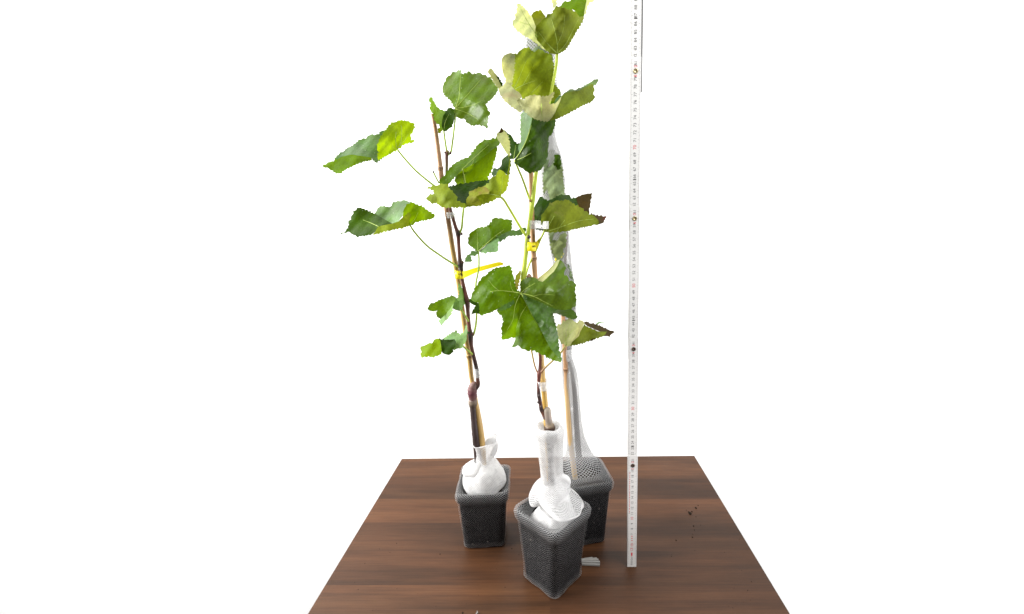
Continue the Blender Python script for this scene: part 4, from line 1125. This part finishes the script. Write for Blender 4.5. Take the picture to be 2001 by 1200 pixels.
leaf(VM, YM - .018, [
    dict(m='top', o=A_L, c=[(1018, 573, 0), (1005, 545, 2), (996, 520, -10), (963, 526, -8), (921, 580, -4), (940, 615, 12), (985, 596, 4), (965, 570, 10), (1000, 585, 1)], am=1.4),
    dict(m='sage', o=A_R, c=[(1018, 573, 0), (1060, 592, 0), (1100, 605, 2), (1126, 590, 4), (1126, 560, 2), (1095, 510, -14), (1068, 544, -4), (1040, 545, -6), (1085, 570, 12), (1050, 568, 5)], am=1.4),
    dict(m='top', o=[(1018, 573), (1000, 588), (985, 596), (972, 604), (973, 611), (980, 616), (980, 619), (982, 622), (984, 628), (981, 632), (981, 637), (979, 643), (981, 648), (981, 655), (981, 664), (985, 664), (988, 663), (993, 663), (997, 661), (1000, 659), (1003, 661), (1008, 657), (1009, 640), (1013, 615), (1016, 594)],
         c=[(1018, 573, 0), (985, 596, -6), (972, 606, -8), (981, 660, 12), (1008, 656, -4), (995, 630, 10), (1013, 610, -6)], am=1.2),
    dict(m='top', o=[(1018, 573), (1016, 594), (1013, 615), (1009, 640), (1008, 657), (1007, 663), (1005, 668), (1003, 673), (1002, 679), (1007, 678), (1012, 675), (1016, 678), (1018, 681), (1022, 683), (1026, 683), (1030, 686), (1037, 683), (1041, 686), (1045, 685), (1050, 689), (1055, 690), (1060, 694), (1065, 694), (1070, 699), (1076, 701), (1082, 704), (1090, 706), (1097, 706), (1090, 698), (1075, 680), (1062, 655), (1050, 632), (1040, 616), (1030, 596)],
         c=[(1018, 573, 0), (1008, 656, -6), (1003, 678, 2), (1045, 685, 10), (1097, 706, 20), (1050, 632, -3), (1030, 596, -2), (1025, 650, 8), (1070, 675, 6)], am=1.4),
    dict(m='blue', o=[(1018, 573), (1030, 596), (1040, 616), (1050, 632), (1062, 655), (1075, 680), (1090, 698), (1097, 706), (1096, 698), (1094, 691), (1092, 685), (1092, 677), (1091, 670), (1091, 662), (1090, 655), (1087, 642), (1086, 636), (1084, 630), (1082, 622), (1080, 611), (1090, 605), (1075, 600), (1060, 592), (1040, 584)],
         c=[(1018, 573, 0), (1050, 632, -3), (1097, 706, 20), (1090, 655, 0), (1082, 615, -16), (1060, 594, -8), (1065, 630, 2)], am=1.4),
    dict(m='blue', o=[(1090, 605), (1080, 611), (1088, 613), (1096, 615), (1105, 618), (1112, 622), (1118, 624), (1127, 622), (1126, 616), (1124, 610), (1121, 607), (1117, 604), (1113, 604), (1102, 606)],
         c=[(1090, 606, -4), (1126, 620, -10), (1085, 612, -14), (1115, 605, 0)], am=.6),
    dict(m='pale', plain=True, o=[(1048, 549), (1052, 543), (1060, 537), (1072, 527), (1080, 518), (1088, 508), (1094, 507), (1089, 520), (1082, 531), (1075, 537), (1068, 544), (1060, 551), (1054, 550)],
         c=[(1050, 547, -14), (1072, 527, -20), (1092, 508, -16), (1068, 544, -4)], am=.4),
    dict(m='blue', o=[(985, 596), (992, 592), (1005, 588), (1000, 597), (990, 603), (978, 607), (972, 607), (972, 603)], c=[(985, 597, 1), (1004, 589, -2), (975, 606, 2)], am=.2),
    dict(m='deep', o=[(918, 583), (924, 587), (933, 592), (940, 600), (941, 610), (934, 613), (930, 612), (926, 613), (923, 614), (920, 616), (922, 611), (926, 604), (930, 598), (925, 596), (920, 593)], c=[(919, 586, -12), (940, 600, -8), (922, 613, -16)], am=.5)],
     veins=[(0, [(1018, 573), (1005, 571), (990, 569), (975, 568), (958, 570)], .0006), (0, [(1004, 571), (999, 562), (997, 550)], .0003), (1, [(1018, 573), (1028, 564), (1036, 559), (1046, 553)], .0006), (1, [(1018, 573), (1042, 579), (1062, 589), (1080, 598)], .0006),
            (3, [(1018, 573), (1030, 596), (1040, 616), (1050, 632), (1060, 648)], .0007), (3, [(1030, 596), (1020, 611), (1014, 626), (1010, 640)], .0004), (2, [(1018, 573), (1010, 588), (1006, 600), (1004, 615), (1001, 628), (991, 645)], .0005),
            (1, [(1042, 579), (1060, 575), (1085, 577)], .00028), (1, [(1034, 560), (1034, 555), (1036, 550)], .00028), (0, [(975, 568), (965, 560), (955, 548)], .00025)],
     petiole=([(1018, 574, YM - .016), (1020, 590, YM - .002), (1027, 625, YM + .006), (1036, 670, YM + .006), (1040, 692, YM + .004), (1045, 715, YM + .002), (1052, 732, YM)], (2.2, 1.4), (LIME, (.26, .09, .04))),
     label='broad flat five lobed leaf facing the camera, the largest one')
leaf(VM, YM - .010, [dict(m='rust', o=[(1007, 566), (1006, 555), (1007, 545), (1009, 537), (1013, 533), (1018, 529), (1018, 535), (1017, 540), (1015, 547), (1013, 554), (1012, 566)], c=[(1008, 562, 2), (1018, 530, -6), (1008, 540, 4)], am=.4)], label='tiny young reddish leaf beside the stem', name='young_leaf')
leaf(VM, YM - .004, [dict(m='pale', o=[(1107, 675), (1101, 672), (1095, 668), (1093, 664), (1092, 658), (1090, 650), (1089, 644), (1088, 638), (1090, 634), (1092, 632), (1095, 635), (1098, 631), (1099, 627), (1101, 625), (1103, 628), (1105, 627), (1107, 624), (1109, 625), (1111, 622), (1113, 621), (1116, 624), (1119, 625), (1123, 629), (1126, 630), (1128, 631), (1131, 640), (1130, 650), (1124, 660), (1118, 668), (1113, 676)],
      c=[(1108, 675, 6), (1090, 645, -2), (1113, 622, -4), (1130, 640, 10), (1115, 668, 10), (1108, 648, 6)], am=1.0),
     dict(m='cream', o=[(1128, 631), (1130, 628), (1132, 624), (1134, 626), (1136, 626), (1140, 628), (1141, 630), (1142, 632), (1140, 636), (1138, 641), (1134, 648), (1131, 657), (1124, 663), (1118, 669), (1114, 676), (1113, 676), (1118, 668), (1124, 660), (1130, 650), (1131, 640)],
      c=[(1130, 640, 10), (1140, 630, 12), (1115, 670, 10), (1132, 655, 14)], am=.8),
     dict(m='olive', o=[(1113, 676), (1118, 669), (1124, 663), (1131, 657), (1134, 648), (1138, 641), (1142, 633), (1145, 637), (1148, 638), (1151, 640), (1154, 640), (1158, 643), (1162, 644), (1167, 647), (1172, 648), (1180, 648), (1186, 648), (1183, 653), (1179, 657), (1172, 659), (1160, 663), (1140, 670), (1125, 674)],
      c=[(1114, 675, 8), (1132, 655, 4), (1142, 634, -4), (1186, 649, -22), (1160, 663, 4), (1150, 652, -8)], am=1.0),
     dict(m='purple', o=[(1142, 633), (1141, 630), (1143, 629), (1145, 628), (1150, 629), (1153, 632), (1156, 632), (1160, 631), (1163, 634), (1166, 633), (1169, 636), (1172, 635), (1175, 638), (1178, 638), (1180, 641), (1184, 640), (1186, 643), (1189, 644), (1192, 646), (1197, 646), (1202, 649), (1197, 652), (1193, 655), (1191, 659), (1188, 657), (1184, 657), (1179, 657), (1183, 653), (1186, 648), (1180, 648), (1172, 648), (1162, 644), (1154, 640), (1148, 638)],
      c=[(1143, 630, -10), (1172, 640, -26), (1201, 649, -34), (1184, 656, -18), (1160, 642, -12)], am=.8),
     dict(m='purple', plain=True, o=[(1153, 665), (1158, 662), (1165, 660.5), (1158, 665.5), (1154, 667.5)], c=[(1160, 664, 6)], am=.1),
     dict(m='grey', plain=True, o=[(1164, 633), (1168, 630), (1172, 628.5), (1178, 628.5), (1184, 630.5), (1176, 630.5), (1171, 632), (1168, 635)], c=[(1170, 630, -24), (1184, 630, -34)], am=.1)],
     veins=[(0, [(1107, 674), (1106, 664), (1112, 654), (1124, 640)], .0006), (0, [(1105, 665), (1102, 650), (1104, 636)], .0003), (0, [(1110, 658), (1110, 645), (1115, 632)], .0003)],
     petiole=([(1107, 673, YM - .010), (1101, 682, YM - .008), (1096, 689, YM - .006), (1082, 703, YM - .003), (1070, 714, YM - .001), (1062, 722, YM), (1054, 731, YM)], (1.5, 2.3), ((.50, .44, .10), (.16, .05, .03))),
     label='lowest leaf on the right, yellowish underside and dark red toothed tip')

# ---- back vine inside the sleeve -------------------------------------------------------------
VB = thing('grapevine', (POTS['back']['c'][0], YB, 0.10), 'grapevine at the back with its leaves packed inside the net sleeve', 'grapevine', 'potted young grapevines')
stem(VB, 'stem', [(1134, 925, YB, 6, DARK), (1131, 890, YB, 6, DARK), (1128, 850, YB, 5.5, (.05, .035, .03)), (1125, 800, YB, 5, (.06, .045, .04)), (1122, 760, YB, 4.4, (.10, .08, .07)), (1117, 725, YB, 3.6, GRAYB), (1111, 695, YB, 3, (.16, .09, .06)),
                  (1113, 655, YB, 3, BROWN), (1112, 610, YB, 3, BROWN), (1106, 560, YB, 3, (.15, .08, .04)), (1104, 520, YB, 2.6, (.2, .12, .06)), (1107, 480, YB, 2.2, (.22, .10, .06)), (1109, 450, YB, 2.0, (.22, .10, .06)), (1100, 400, YB, 2, GRN)], 31, 0.03)


def packed(o, m, bulge, back, lab=None):
    xs = [p[0] for p in o]; ys = [p[1] for p in o]
    cx, cy = sum(xs) / len(xs), sum(ys) / len(ys)
    c = [(x, y, back) for x, y in o[::2]] + [(cx, cy, back + bulge), (cx, (cy + min(ys)) / 2, back + bulge * .85), (cx, (cy + max(ys)) / 2, back + bulge * .85)]
    leaf(VB, YB, [dict(m=m, o=o, c=c, am=2.2)], label=lab)


packed([(1030, 76), (1050, 72), (1072, 78), (1080, 110), (1076, 150), (1060, 158), (1036, 150), (1027, 112)], 'packed', 16, 4)
packed([(1060, 150), (1078, 148), (1087, 170), (1086, 200), (1083, 240), (1074, 258), (1058, 262), (1034, 250), (1022, 210), (1026, 170), (1040, 155)], 'top', 16, 6)
packed([(1066, 300), (1078, 292), (1092, 302), (1099, 330), (1102, 365), (1103, 392), (1092, 408), (1074, 402), (1063, 385), (1061, 350)], 'packed', 10, 6)
packed([(1084, 302), (1094, 303), (1097, 318), (1092, 332), (1083, 326)], 'mid', 3, 15)
packed([(1070, 332), (1084, 336), (1098, 352), (1101, 378), (1094, 398), (1076, 392), (1068, 362)], 'packed', 4, 15)
packed([(1072, 436), (1090, 440), (1106, 446), (1106, 474), (1102, 502), (1090, 516), (1080, 498), (1074, 468)], 'packed', 8, 6)
packed([(1080, 470), (1098, 472), (1100, 496), (1090, 512), (1082, 496)], 'packed', 3, 14)
packed([(1098, 512), (1112, 518), (1121, 550), (1124, 585), (1122, 614), (1108, 604), (1098, 562)], 'packed', 7, 5)

# ------------------------------------------------------------------ bamboo stakes
STRAW, TAN = (.46, .30, .105), (.36, .205, .105)


def stake(label, pts, nodes, loc):
    """pts: (x, y, Y, radius px, colour); nodes: y of the joints."""
    t = thing('bamboo_stake', loc, label, 'plant stake', 'bamboo stakes')
    rows = smooth([(p[0], p[1], p[2], p[3], *p[4]) for p in pts], 14)
    mb = MB()
    P_, rd, cl = [], [], []
    for p in rows:
        r, c = p[3], np.array(p[4:7])
        P_.append(at(p[0], p[1], p[2])); rd.append(r * px2m(p[0], p[1], p[2])); cl.append(tuple(c))
    mb.tube(P_, rd, 12, col=cl)
    mb.build('cane', M['cane'], t)
    for ny in nodes:
        mb = MB()
        seq = []
        for dy, k, dk in ((-4, 1.0, 1), (-2.5, 1.12, .9), (-.8, 1.22, .6), (0.2, 1.10, .28), (1.0, 1.2, .55), (3, 1.1, 1), (4.5, 1.0, 1)):
            q = min(range(len(rows)), key=lambda i: abs(rows[i][1] - (ny + dy)))
            j = max(0, min(len(rows) - 2, q if rows[q][1] <= ny + dy or q == 0 else q - 1))
            a_, b_ = rows[j], rows[j + 1]
            t_ = (ny + dy - a_[1]) / (b_[1] - a_[1]) if abs(b_[1] - a_[1]) > 1e-6 else 0
            p = a_ + (b_ - a_) * t_
            seq.append((at(p[0], p[1], p[2]), p[3] * k * 1.02 * px2m(p[0], p[1], p[2]), tuple(np.array(p[4:7]) * dk)))
        mb.tube([s[0] for s in seq], [s[1] for s in seq], 12, col=[s[2] for s in seq])
        mb.build('joint', M['cane'], t)
    return t


stake('bamboo stake tied beside the left vine, leaning left', [(845, 223, YL, 4.0, TAN), (851, 255, YL, 4.5, TAN), (857, 300, YL, 4.8, TAN), (862, 340, YL, 5, TAN), (869, 385, YL + .006, 5, TAN), (876, 430, YL + .008, 5, TAN), (885, 490, YL + .009, 5.2, STRAW), (894, 540, YL + .010, 5, STRAW), (902, 595, YL + .010, 5, STRAW),
       (909, 645, YL + .010, 5.2, STRAW), (917, 697, YL + .010, 5.2, STRAW), (921, 735, YL + .010, 4.6, STRAW), (928, 775, YL + .010, 4.4, STRAW), (935, 815, YL + .009, 5.6, STRAW), (941, 860, YL + .008, 6.4, STRAW), (946, 930, YL + .008, 6.4, STRAW)], (329, 532, 696), at(946, 930, YL + .008))
stake('bamboo stake tied beside the front vine, rising above its broad leaf', [(1033, 230, YM + .012, 4.5, TAN), (1036, 300, YM + .012, 4.8, TAN), (1038, 360, YM + .011, 5, TAN), (1039, 420, YM + .010, 5, TAN), (1041, 460, YM + .010, 5, TAN), (1043, 500, YM + .010, 5.2, TAN), (1047, 560, YM + .010, 5.2, TAN), (1052, 620, YM + .010, 5.2, TAN), (1057, 690, YM + .010, 5.4, STRAW),
       (1060, 730, YM + .010, 5.4, STRAW), (1063, 765, YM + .010, 5.4, (.40, .25, .06)), (1066, 800, YM + .010, 5.6, (.40, .25, .06)), (1070, 860, YM + .010, 5.6, STRAW), (1074, 940, YM + .010, 5.6, STRAW)], (505,), at(1074, 940, YM + .010))
stake('bamboo stake standing inside the tall net sleeve at the back', [(1099, 560, YB - .008, 4.4, TAN), (1101, 620, YB - .008, 4.5, TAN), (1104, 690, YB - .008, 4.6, TAN), (1106, 725, YB - .008, 4.8, TAN), (1108, 770, YB - .008, 4.8, (.46, .31, .15)), (1112, 830, YB - .008, 5, (.46, .31, .15)), (1118, 890, YB - .006, 5.2, (.46, .31, .15)), (1124, 935, YB - .004, 5.2, STRAW)], (722,), at(1124, 935, YB - .004))


# ------------------------------------------------------------------ tape ties and yellow tags
def band(parent_or_none, name, cx, y0, y1, hw, Y, m, depth=0.007, lean=0.0, n=28, label=None, cat=None, group=None):
    """A closed band round a stem and its stake."""
    mb = MB()
    rows = []
    for y, k in ((y0, 1.0), ((y0 + y1) / 2, 1.03), (y1, 1.0)):
        c = at(cx + lean * (y - y0), y, Y)
        a_ = hw * px2m(cx, y, Y) * k
        rows.append([mb.vert(c + Vector((math.cos(2 * math.pi * k2 / n) * a_, math.sin(2 * math.pi * k2 / n) * depth * k, random.uniform(-.0003, .0003)))) for k2 in range(n)])
    mb.grid(rows, flip=True)
    rows2 = []
    for y in (y1, y0):
        c = at(cx + lean * (y - y0), y, Y)
        a_ = hw * px2m(cx, y, Y) * .94
        rows2.append([mb.vert(c + Vector((math.cos(2 * math.pi * k2 / n) * a_, math.sin(2 * math.pi * k2 / n) * depth * .94, 0))) for k2 in range(n)])
    mb.grid(rows2, flip=True)
    mb.grid([rows[-1], rows2[0]], flip=True); mb.grid([rows2[1], rows[0]], flip=True)
    o = mb.build(name, M[m], parent_or_none, None if parent_or_none else at(cx, (y0 + y1) / 2, Y))
    return tag(o, label, cat, group)


def ribbon(parent, name, pts, width_px, Y, m, thick=0.0004, label=None, cat=None, group=None):
    """A strip through (x, y, dY) points, its width upright."""
    mb = MB()
    rows = smooth([(p[0], p[1], p[2], p[3] if len(p) > 3 else width_px) for p in pts], 5)
    ids = []
    for p in rows:
        r = []
        for s, dy in ((-1, 0), (1, 0), (1, thick), (-1, thick)):
            r.append(mb.vert(at(p[0], p[1] + s * p[3] / 2, Y + p[2] + dy)))
        ids.append(r)
    mb.grid(ids, True, smooth=False)
    mb.face(ids[0][::-1], 0, False); mb.face(ids[-1], 0, False)
    o = mb.build(name, M[m], parent, None if parent else at(pts[0][0], pts[0][1], Y))
    return tag(o, label, cat, group)


GT = 'clear tape ties'
band(None, 'tape_tie', 880.5, 415, 427, 8.5, YL + .004, 'tape', .008, .15, label='clear tape round the left vine and stake, under the long curled leaf', cat='tape', group=GT)
band(None, 'tape_tie', 932, 720, 737, 5, YL, 'tape', .0048, .1, label='whitish tape wrapped round the left stem just above its swollen graft', cat='tape', group=GT)
band(None, 'tape_tie', 1059, 743, 760, 11.5, YM + .005, 'tape', .010, .2, label='clear tape round the front vine and stake, low above the open net tube', cat='tape', group=GT)
tp_ = thing('tape_tie', at(1040, 438, YM + .006), 'clear tape round the front vine above the yellow tag, free end sticking out right', 'tape', GT)
band(tp_, 'loop', 1040, 431, 447, 9.5, YM + .006, 'tape', .010, 0)
ribbon(tp_, 'free_end', [(1046, 438, -.006), (1055, 439, -.016), (1064, 440, -.030), (1072, 440, -.034)], 15, YM + .002, 'tape')
band(None, 'tape_tie', 1108, 680, 703, 10.5, YB, 'tape', .012, 0, label='white tape pinching the tall net sleeve to the back stake', cat='tape', group=GT)

GY = 'yellow label tags'
tg = thing('label_tag', at(898, 536, YL), 'yellow label tag looped round the left vine, long end sticking out right', 'label tag', GY)
band(tg, 'loop', 896.5, 528, 544, 9.0, YL + .004, 'yellow', .0095, .1)
ribbon(tg, 'free_end', [(903, 538, -.005, 15), (912, 535, -.008, 13), (930, 528, -.010, 10.5), (955, 521, -.010, 9), (975, 516, -.009, 8), (984, 516, -.008, 3)], 9, YL + .002, 'yellow')
mb = MB()
for (x, y, w, h, sl) in ((890, 534.0, 2.2, 1.2, 0), (894.5, 535.6, 4.6, 1.8, .15), (898.0, 536.2, 2.0, 1.0, 0), (901.6, 536.6, 1.7, 5.4, .42), (902.3, 537.2, 3.0, 1.8, 0)):
    ids = []
    for sx, sy in ((-1, -1), (1, -1), (1, 1), (-1, 1)):
        xx = x + sx * w / 2 + sy * sl * h / 2
        c0 = at(896.5 + .1 * (y - 528), y, YL + .004)
        q = at(xx, y + sy * h / 2, YL)
        a_ = 9.0 * 1.03 * px2m(896, y, YL + .004)
        s_ = max(-.99, min(.99, (q.x - c0.x) / a_))
        dep = .0095 * 1.03 * math.sqrt(1 - s_ * s_) + .0003
        q = at(xx, y + sy * h / 2, YL + .004 - dep)
        ids.append(mb.vert(q))
    mb.face(ids[::-1], 0, False)
mb.build('lettering', M['ink'], tg)
tg = thing('label_tag', at(1037, 482, YM), 'yellow label tag looped round the front vine and stake', 'label tag', GY)
band(tg, 'loop', 1037, 473, 490, 11, YM + .006, 'yellow', .011, 0)
ribbon(tg, 'free_end', [(1044, 483, -.002, 14), (1050, 476, -.002, 13), (1055, 469, 0, 9), (1057, 464, .002, 5)], 12, YM + .004, 'yellow')
mb = MB()
for (x, y, r) in ((1041.8, 481.6, 1.7), (1045.2, 481.3, 1.9)):
    c0 = at(1037, y, YM + .006)
    a_ = 11 * 1.03 * px2m(1037, y, YM)
    ids, ids2 = [], []
    for k in range(12):
        for lst, rr in ((ids, r), (ids2, r * .45)):
            x2, y2 = x + rr * math.cos(k * math.pi / 6), y + rr * 1.05 * math.sin(k * math.pi / 6)
            q = at(x2, y2, YM)
            s_ = max(-.99, min(.99, (q.x - c0.x) / a_))
            lst.append(mb.vert(at(x2, y2, YM + .006 - .011 * 1.03 * math.sqrt(1 - s_ * s_) - .0003)))
    mb.grid([ids, ids2])
mb.build('lettering', M['ink'], tg)
tg = ribbon(None, 'label_tag', [(1084, 507, -.018, 6), (1090, 504, -.020, 8), (1097, 500, -.018, 7), (1102, 496, -.012, 4)], 8, YB, 'yellow', label='small yellow tag showing through the tall net sleeve', cat='label tag', group=GY)

# ------------------------------------------------------------------ folding rule
YR = 0.638
P0, P1 = at(1234.3, 1111, YR), at(1246.5, 0, YR)
ax = (P1 - P0); RL = ax.length
RX = math.atan2(ax.x, ax.z)
rule = thing('folding_ruler', P0, 'white folding ruler standing upright on the table right of the pots', 'ruler')
axn = ax.normalized()
sx = Vector((axn.z, 0, -axn.x))


def rp(w, z, y=0.0):
    """w across, z along the rule (m), y depth (m)"""
    return P0 + axn * z + sx * w + Vector((0, y, 0))


DIG = {}


def digits(txt):
    """Outline mesh of a text, cached: verts (x, y), faces."""
    if txt not in DIG:
        cu = bpy.data.curves.new('numeral', 'FONT')
        cu.body = txt; cu.size = 1.0; cu.align_x = 'CENTER'; cu.align_y = 'CENTER'; cu.resolution_u = 3
        ob = bpy.data.objects.new('numeral', cu)
        COL.objects.link(ob)
        dg = bpy.context.evaluated_depsgraph_get()
        me = ob.evaluated_get(dg).to_mesh()
        DIG[txt] = ([(v.co.x, v.co.y) for v in me.vertices], [tuple(p.vertices) for p in me.polygons])
        ob.evaluated_get(dg).to_mesh_clear()
        bpy.data.objects.remove(ob); bpy.data.curves.remove(cu)
    return DIG[txt]


def put_text(mb, txt, w, z, size, y, m, stretch=1.0):
    vs, fs = digits(txt)
    ids = [mb.vert(rp(w - q * size, z + p * size * stretch, y)) for p, q in vs]   # reads from bottom to top
    for f in fs:
        mb.face([ids[i] for i in f][::-1], m, False)


def rect(mb, w0, w1, z0, z1, y, m):
    ids = [mb.vert(rp(*q, y)) for q in ((w0, z0), (w1, z0), (w1, z1), (w0, z1))]
    mb.face(ids, m, False)


WID, THK = 0.0157, 0.0029
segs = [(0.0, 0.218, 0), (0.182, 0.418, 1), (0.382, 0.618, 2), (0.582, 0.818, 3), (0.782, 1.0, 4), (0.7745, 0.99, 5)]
for si, (z0, z1, ly) in enumerate(segs):
    y0 = ly * (THK + .0003)
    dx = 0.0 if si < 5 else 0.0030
    hw = WID / 2 * (1.05 if si == 0 else 1.0)
    mb = MB()
    # body with a shallow raised middle, rounded ends
    prof = [(-hw, .0006), (-hw + .0007, 0), (hw - .0007, 0), (hw, .0006), (hw, THK), (-hw, THK)]
    stn = [z0, z0 + .0012, z1 - .0012, z1]
    rows = []
    for q, z in enumerate(stn):
        k = 0.97 if q in (0, 3) else 1.0
        rows.append([mb.vert(rp(w * k + dx, z, y0 + d)) for w, d in prof])
    n_ = len(prof)
    for a_, b_ in zip(rows[:-1], rows[1:]):
        for j in range(n_):
            k = (j + 1) % n_
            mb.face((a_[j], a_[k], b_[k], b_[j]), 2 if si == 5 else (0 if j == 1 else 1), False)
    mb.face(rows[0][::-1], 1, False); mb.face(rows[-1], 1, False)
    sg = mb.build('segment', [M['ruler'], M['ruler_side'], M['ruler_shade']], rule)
    if si == 5:
        continue
    # printed scale
    mb = MB()
    yy = y0 - .00012
    lo = max(z0 + .004, (segs[si - 1][1] + .002) if si else .010)
    hi = z1 - .003
    for mm in range(int(math.ceil(lo * 200)), int(hi * 200) + 1):
        z = mm / 200
        if z > .905:
            break
        full = mm % 2 == 0
        for s in (-1, 1):
            w_o = s * (hw - .0016)
            w_i = s * (hw - (.0040 if full else .0029))
            rect(mb, min(w_o, w_i) + dx, max(w_o, w_i) + dx, z - .00010, z + .00010, yy, 0)
    for mm in range(int(math.ceil(lo * 1000)), int(min(hi, .905) * 1000) + 1):
        if mm % 5:
            for s in (-1, 1):
                w_o, w_i = s * (hw - .0016), s * (hw - .0024)
                rect(mb, min(w_o, w_i) + dx, max(w_o, w_i) + dx, mm / 1000 - .00006, mm / 1000 + .00006, yy, 0)
    for cm in range(8, 91):
        z = cm / 100
        if not (lo <= z <= hi):
            continue
        if cm % 20 == 0:
            a_, b_ = str(cm)
            put_text(mb, a_, dx, z - .0062, .0062, yy, 1); put_text(mb, b_, dx, z + .0062, .0062, yy, 1)
        elif cm % 10 == 0:
            put_text(mb, str(cm), dx, z, .0064, yy, 1)
        else:
            put_text(mb, str(cm), dx, z, .0058, yy, 0, 1.05)
    for z in (.2335, .4455, .6555, .8665):
        if lo <= z <= hi:
            rect(mb, -.0022 + dx, .0022 + dx, z - .0008, z + .0008, yy - .00005, 0)
    if si == 0:
        rect(mb, -.0013, .0013, .0265, .0325, yy, 1)              # red block
        rect(mb, -.0005, .0005, .0245, .0265, yy, 1)
        put_text(mb, 'CE', 0, .0390, .0062, yy, 1)
        for k in range(24):                                        # oval type-approval mark
            a0, a1 = 2 * math.pi * k / 24, 2 * math.pi * (k + 1) / 24
            q = [(math.cos(a) * r * .0022, .0485 + math.sin(a) * r * .0034) for a, r in ((a0, .82), (a1, .82), (a1, 1), (a0, 1))]
            mb.face([mb.vert(rp(*p_, yy)) for p_ in q][::-1], 1, False)
        put_text(mb, 'III', 0, .0485, .0036, yy, 1)
        put_text(mb, '2m', 0, .0205, .0046, yy, 0)
        for k in range(9):
            rect(mb, -.0017, .0014, .0075 + k * .0011, .0079 + k * .0011, yy, 0)
        for k in range(3):
            rect(mb, -.0012, .0010, .0560 + k * .0042, .0575 + k * .0042, yy, 1)
        put_text(mb, '7', 0, .0695, .0052, yy, 0)
        rr_ = random.Random(2)
        z = .112
        while z < .186:                                            # small red print along the left edge
            L_ = rr_.uniform(.0012, .0026)
            rect(mb, -.0052, -.0043, z, z + L_, yy, 1); z += L_ + rr_.uniform(.0006, .002)
        for z in (.110, .139, .149, .187):
            rect(mb, -.0050, -.0040, z, z + .0011, yy, 0)
    if mb.v:
        mb.build('number_scale', [M['print'], M['red']], sg)
    # rivet at each joint
    if si < 4:
        z = (si + 1) * .2
        mb = MB()
        rows = []
        for r, d in ((.0034, 0.0), (.0034, -.0006), (.0029, -.0010), (.0017, -.0009), (.0013, -.0004), (.0003, -.0004)):
            rows.append([mb.vert(rp(math.cos(a_ * math.pi / 10) * r, z + math.sin(a_ * math.pi / 10) * r, y0 + d)) for a_ in range(20)])
        mb.grid(rows, flip=True)
        mb.build('rivet', M['steel'] if si < 2 else M['brass'], sg)
mb = MB()
for w in (-1, 1):
    c = rp(w * .0058, .0002, THK / 2)
    mb.box(c, (.0046, THK + .0012, .0040))
mb.box(rp(0, .0014, THK / 2), (.0075, THK + .0010, .0030))
mb.build('end_fitting', M['iron'], rule)

# ------------------------------------------------------------------ small things on the table
mb = MB()
o0 = on(1143, 1096, .004)
e1_ = on(1167, 1090, .009)
u_ = (e1_ - o0); u_.z = 0; u_.normalize()
v_ = Vector((-u_.y, u_.x, 0))
for k, (off, hgt, ln) in enumerate(((-.0065, .003, .031), (-.0035, .005, .032), (-.0005, .006, .030), (.0025, .005, .028), (.0055, .0035, .021))):
    c = o0 + u_ * (ln / 2 - .006) + v_ * off
    c.z = hgt / 2 + .0004
    mb.box(c, (ln, .0031, hgt), rot=Matrix((u_, v_, Vector((0, 0, 1)))).transposed() @ Matrix.Rotation(R(4 * (k - 2)), 3, 'Z'))
tag(mb.build('plastic_strip', M['shaded_plastic'], None, (o0.x, o0.y, 0)), 'pale grey ribbed plastic strip lying beside the foot of the front pot', 'plastic strip')

mb = MB()
rnd = random.Random(5)
SPOTS = [(1349, 1004, 4.2), (1346, 1001, 2), (1352, 1000, 2), (1360, 993, 2.6), (1364, 988, 1.4), (1355, 1028, 1.9), (1357, 1036, 1.3), (1353, 1050, 1.7), (1354, 1044, 1), (1321, 1056, 1.6), (1312, 1087, 1), (1341, 997, 1), (1360, 1010, 1.1),
         (1468, 1137, 1.2), (1461, 1154, 1.3), (1358, 1076, 1), (904, 1198, 2.5), (1432, 1188, 1), (860, 1083, 1.3), (1000, 1072, 1.3), (775, 1062, 1), (1014, 1084, 1.2), (987, 1148, 1), (700, 1152, 1)]
for _ in range(34):
    SPOTS.append((rnd.uniform(690, 1480), rnd.uniform(1020, 1195), rnd.uniform(.5, .9)))
for x, y, r in SPOTS:
    c = on(x, y)
    s = 0.8 * r / F * (c.y * .98 + .12)
    ring = []
    for k in range(7):
        a_ = 2 * math.pi * k / 7
        q = s * rnd.uniform(.6, 1.2)
        ring.append((c.x + q * math.cos(a_), c.y + q * 1.4 * math.sin(a_)))
    lo_ = [mb.vert((x2, y2, .0001)) for x2, y2 in ring]
    hi_ = [mb.vert((c.x + (x2 - c.x) * .6, c.y + (y2 - c.y) * .6, s * .8)) for x2, y2 in ring]
    mb.grid([lo_, hi_], smooth=False)
    mb.face(hi_, 0, False)
tag(mb.build('soil_crumbs', M['soil']), 'dark crumbs of spilled soil scattered over the table top', 'soil crumbs', kind='stuff')
mb = MB()
c = on(931, 1199, .001)
mb.box(c, (.0012, .006, .0010), rot=Matrix.Rotation(R(-20), 3, 'Z'))
mb.box(c + Vector((.0012, .002, .0008)), (.0008, .004, .0008), rot=Matrix.Rotation(R(25), 3, 'Z'))
tag(mb.build('plastic_scrap', M['shaded_plastic'], None, (c.x, c.y, 0)), 'tiny white scrap of plastic at the bottom edge of the table view', 'scrap')
